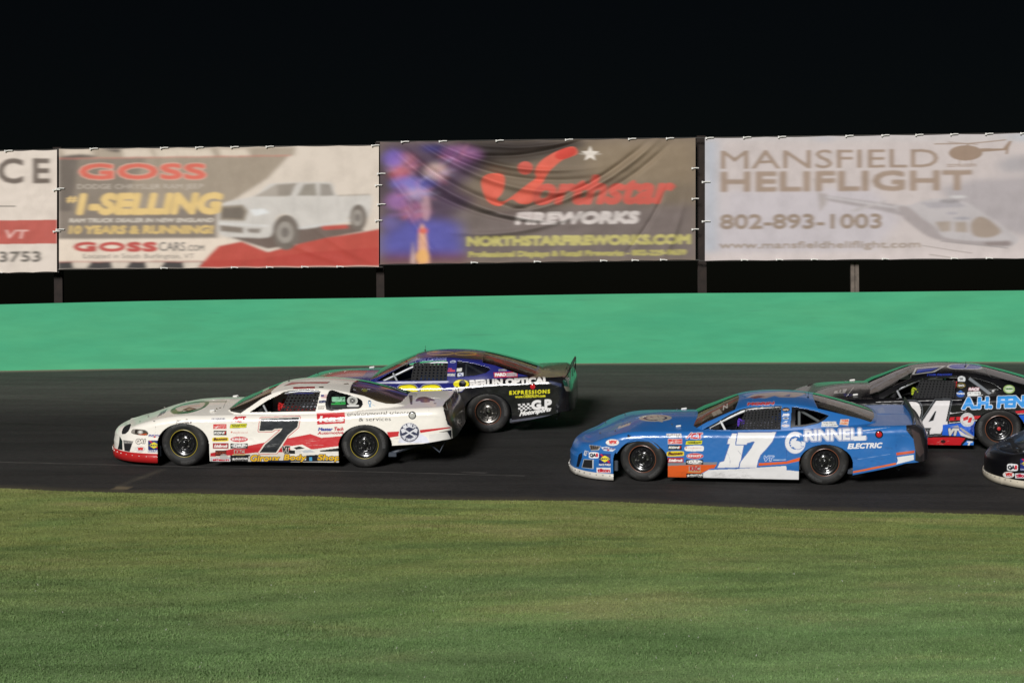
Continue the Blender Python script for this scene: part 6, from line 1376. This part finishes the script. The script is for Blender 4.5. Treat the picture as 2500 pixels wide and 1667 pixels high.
# ------------------------------------------------------------------ black car, number 24, behind the blue one
c = Canvas(1820, 840, 2760, 1150, 2.6, (16, 16, 20)).view(*V6)
c.poly([(100, 375), (300, 335), (590, 325), (700, 290), (600, 380), (520, 490), (200, 440)], (44, 44, 44)); c.poly([(235, 405), (370, 380), (350, 430), (225, 430)], (170, 166, 164)); c.poly([(330, 430), (460, 450), (350, 470)], (34, 36, 90)); c.line([(370, 465), (440, 365)], 8, (170, 166, 160)); c.text('II', 270, 395, 320, 420, (60, 60, 60), bold=1)  # grey over the black hood is its reflection, painted in
c.poly([(1075, 232), (1115, 155), (1450, 130), (1320, 205), (1100, 232)], (206, 206, 206)); c.poly([(1100, 226), (1128, 163), (1405, 145), (1300, 198)], (12, 12, 24)); c.poly([(1120, 216), (1138, 172), (1370, 153), (1280, 192)], (34, 66, 176))
c.poly(smooth_pts([(1455, 150), (1480, 122), (1560, 108), (1800, 108), (1862, 125), (1850, 155), (1780, 175), (1540, 175)], 4), (206, 206, 206)); c.poly(smooth_pts([(1478, 150), (1500, 126), (1570, 114), (1790, 114), (1840, 130), (1830, 150), (1770, 168), (1550, 168)], 4), (40, 70, 176)); c.line([(1650, 162), (1700, 112)], 12, (190, 190, 190)); c.line([(1680, 162), (1730, 112)], 4, (60, 80, 140))
c.text('TYLER CAHOON', 1230, 226, 1495, 244, (44, 60, 150), shear=.4, bold=.6, slope=-.01)
c.line([(690, 528), (960, 520), (1300, 512), (1600, 506)], 4, (226, 224, 222))
# numerals 2 (mostly hidden) and 4
o2 = [((120, 124, 130), 5.2), ((22, 22, 26), 4.0), ((150, 154, 160), 1.4), ((30, 30, 34), .9)]
two = smooth_pts([(985, 600), (1000, 540), (1060, 525), (1130, 535), (1160, 580), (1165, 650), (1130, 740), (1080, 800), (1060, 850)], 3) + [(1240, 850), (1225, 892), (960, 892), (975, 820), (1040, 720), (1085, 640), (1080, 600), (1040, 590)]
c.poly(two, (226, 222, 220), outline=o2)
four = [(1330, 515), (1480, 512), (1432, 735), (1452, 735), (1446, 790), (1405, 800), (1395, 830), (1378, 862), (1290, 866), (1262, 870), (1262, 838), (1280, 800), (1180, 800), (1185, 735)]
c.poly(four, (226, 222, 222), outline=o2); c.poly([(1318, 630), (1330, 625), (1300, 722), (1252, 735)], (24, 24, 30), outline=[((150, 154, 160), 1.0)])
for i, (a, b) in enumerate(((480, 560), (585, 600))): pass
c.poly([(1475, 655), (1670, 625), (1500, 645), (1480, 635)], (222, 220, 220)); c.poly([(1480, 690), (1800, 672), (1790, 705), (1465, 728)], (200, 32, 44)); c.poly([(1520, 700), (1540, 685), (1548, 712), (1525, 722)], (22, 22, 26)); c.line([(1465, 752), (1760, 722)], 6, (222, 220, 220))
c.poly([(1400, 770), (1745, 735), (1740, 900), (1560, 890), (1395, 880)], (34, 96, 206)); c.poly([(1700, 740), (1745, 760), (1720, 880), (1690, 850)], (26, 60, 150))
c.text('VT', 1452, 815, 1552, 876, (206, 204, 200), shear=.25, bold=2.2, outline=[((60, 60, 66), 1.2)]); c.poly([(1480, 790), (1560, 775), (1600, 830), (1700, 905), (1740, 900), (1600, 800)], (170, 164, 160)); c.poly([(1560, 820), (1640, 870), (1730, 912), (1690, 915), (1590, 880)], (216, 212, 208))
c.poly([(1150, 915), (1300, 905), (1560, 900), (1640, 912), (1590, 988), (1150, 988)], (196, 30, 38)); c.poly([(1600, 960), (1645, 925), (1750, 928), (1738, 988), (1590, 988)], (22, 22, 26)); c.poly([(1610, 985), (1660, 935), (1740, 950), (1735, 985)], (50, 120, 210)); c.text('T', 1650, 950, 1700, 985, (230, 230, 230), shear=.4, bold=1.2)
c.line([(1180, 905), (1560, 898), (1740, 920)], 5, (20, 20, 24)); scuff(c, [(1400, 950), (1330, 975)], 20, (190, 170, 160), 2, 30, .6); c.ell(1405, 948, 26, 18, (60, 24, 26))
c.ell(1660, 716, 75, 75, (216, 214, 214)); c.ell(1660, 716, 66, 66, (30, 30, 34)); c.ell(1660, 716, 64, 64, (220, 218, 218)); c.text('DIRT', 1622, 695, 1670, 722, (206, 40, 50), bold=1.2, slope=-.3); c.text('1', 1672, 700, 1690, 738, (206, 40, 50), shear=.4, bold=2); c.ring(1660, 716, 54, 54, 3, (150, 150, 150))
c.text('A.H. FENCE', 1612, 490, 2465, 598, (60, 150, 226), shear=.08, bold=2.6, outline=[((226, 232, 240), 1.6)], slope=-.035)
c.poly([(2165, 625), (2300, 608), (2800, 560), (2800, 610), (2290, 650), (2180, 648)], (200, 30, 44)); c.line([(2190, 655), (2800, 620)], 5, (222, 220, 220)); c.poly([(2200, 668), (2800, 640), (2800, 980), (2300, 800)], (34, 96, 206))
c.ell(1603, 280, 42, 30, (214, 216, 218)); c.poly([(1562, 290), (1645, 290), (1640, 308), (1566, 306)], (214, 216, 218)); c.text('TK', 1582, 270, 1622, 294, (30, 34, 40), bold=.6); c.ell(1598, 352, 46, 26, (150, 130, 60)); c.ell(1598, 352, 40, 20, (24, 24, 26)); c.text('NAPA', 1566, 344, 1632, 360, (216, 216, 216), bold=.5); c.ell(1590, 445, 42, 32, (28, 80, 160)); c.text('TOWNLINE', 1550, 430, 1634, 446, (220, 224, 230), bold=.4); c.poly([(1570, 418), (1590, 402), (1612, 418)], (60, 120, 200))
c.ell(2106, 392, 62, 46, (150, 176, 110)); c.ell(2106, 392, 46, 34, (206, 214, 190)); c.text('GREEN', 2068, 380, 2144, 396, (60, 120, 60), bold=.7)
c.text('B', 1640, 300, 1642, 302, (20, 20, 20))
c.noise(.05, 10)
g = Canvas(1820, 840, 2760, 1150, 2.0, (20, 20, 20), 0.0).view(*V6)
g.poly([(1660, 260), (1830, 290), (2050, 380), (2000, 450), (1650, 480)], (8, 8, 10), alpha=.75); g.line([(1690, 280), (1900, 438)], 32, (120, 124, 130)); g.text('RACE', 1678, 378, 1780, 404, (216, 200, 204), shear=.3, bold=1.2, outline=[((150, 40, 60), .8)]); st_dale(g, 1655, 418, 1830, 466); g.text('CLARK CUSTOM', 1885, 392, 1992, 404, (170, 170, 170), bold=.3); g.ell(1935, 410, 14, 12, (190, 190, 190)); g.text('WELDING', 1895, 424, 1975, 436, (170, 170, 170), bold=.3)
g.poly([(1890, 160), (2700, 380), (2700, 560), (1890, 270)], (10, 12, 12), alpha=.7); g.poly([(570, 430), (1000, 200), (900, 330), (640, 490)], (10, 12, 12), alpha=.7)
TWENTY = dict(id='black', shape=dict(zc=[(-1.3, .40), (-.92, .44), (-.7, .48), (-.45, .53), (-.2, .65), (0, .75), (.2, .81), (.45, .845), (.85, .86), (2.8, .88), (3.3, .895), (4.3, .905)], zs=[(-1.3, .42), (-.92, .46), (-.75, .50), (-.5, .56), (-.25, .66), (0, .73), (.2, .75), (.4, .762), (.85, .772), (1.9, .785), (2.3, .81), (2.7, .845), (3.3, .875), (3.8, .895), (4.3, .90)]),
    driver=(mat('suit_black', (.02, .02, .03), .8), mat('helmet_black', (.03, .03, .035), .2, coat=1), mat('glove_lime', (.45, .55, .03), .6), 'person in a dark suit and lime gloves driving the black number 24 car'), canvas=c, glass_canvas=g, front=(2004, 1094), rear=(2437, 1101), roll=-1.0, pitch=0, lip_col=(200, 200, 200), steer=0,
    label='black racing car with a white number 24 and red sill, behind the blue car', dirt=.07, rough=.2,
    side_win=Z([(765, 492), (860, 430), (960, 356), (1060, 312), (1150, 282), (1300, 262), (1550, 254), (1562, 272), (1532, 486)], *V6),
    quarter_win=Z([(1672, 266), (1800, 288), (1940, 335), (2020, 395), (1960, 432), (1890, 448), (1664, 474)], *V6),
    rear_poly=Z([(1915, 160), (1890, 215), (1960, 262), (2265, 400), (2420, 450), (2500, 420), (2265, 290), (2050, 190)], *V6),
    wind_poly=Z([(575, 430), (600, 470), (660, 480), (900, 340), (1080, 225), (1060, 180), (800, 280)], *V6),
    net=Z([(1160, 290), (1546, 300), (1524, 486), (1092, 490)], *V6), net_n=(11, 7), strap=(.72, .7), cabin=mat('cabin_black', (.03, .035, .05), .5), tube=TUBE_S, stripe='o', hub=mat('hub_red', (.5, .03, .03), .4),
    ant_s=2.22, ant_y=-.2, arch_top=.30, spin=[1, 2.2, 3, 4])

# ------------------------------------------------------------------ black nose entering on the right
c = Canvas(2380, 1030, 3320, 1260, 2.2, (12, 12, 16)).view(*V6)
st_qa1(c, 2048, 1190, 2172, 1262); st_vp(c, 2064, 1306, 68, 34); c.rect(2140, 1288, 2330, 1342, (226, 226, 232)); c.text('tilton', 2152, 1296, 2300, 1330, (190, 24, 60), bold=1.1); st_sunoco(c, 2200, 1130, 2360, 1260)
c.poly([(2215, 1050), (2300, 1020), (2340, 1060), (2280, 1090)], (200, 200, 204)); c.text('FIVE', 2236, 1040, 2320, 1068, (60, 60, 120), bold=.4)
c.noise(.05, 11)
g = Canvas(2380, 1030, 3320, 1260, .5, (20, 20, 20), 0.0)
FIFTH = dict(id='nose', shape=dict(nf=1.9, lean_f=.27, zc=[(-1.3, .41), (-.92, .45), (-.7, .51), (-.45, .595), (-.2, .68), (0, .75), (.3, .82), (.85, .86), (2.8, .88), (3.3, .895), (4.3, .905)], zs=[(-1.3, .43), (-.92, .46), (-.75, .50), (-.5, .57), (-.25, .65), (0, .70), (.4, .75), (.85, .772), (1.9, .785), (2.3, .81), (2.7, .845), (3.3, .875), (3.8, .895), (4.3, .90)]), coat=.2, canvas=c, glass_canvas=g, front=(2608, 1199), rear=(3078, 1209), roll=-1.8, pitch=0, lip_col=(216, 206, 186), steer=4, lip_h=.085,
    label='glossy black racing car entering at the right edge, only its nose showing', dirt=.06, rough=.38,
    side_win=[(2740, 1075), (2850, 1010), (2940, 1008), (2930, 1075)], quarter_win=[(2960, 1012), (3050, 1035), (3020, 1060), (2955, 1070)], net=[(2860, 1015), (2935, 1012), (2930, 1070), (2850, 1072)],
    cabin=mat('cabin_black', (.03, .035, .05), .5), tube=TUBE_S, stripe='o', arch_top=.30, spin=[1, 2.2, 3, 4])

for spec in (WHITE, BLUE, EIGHT, TWENTY, FIFTH): build_car(spec)
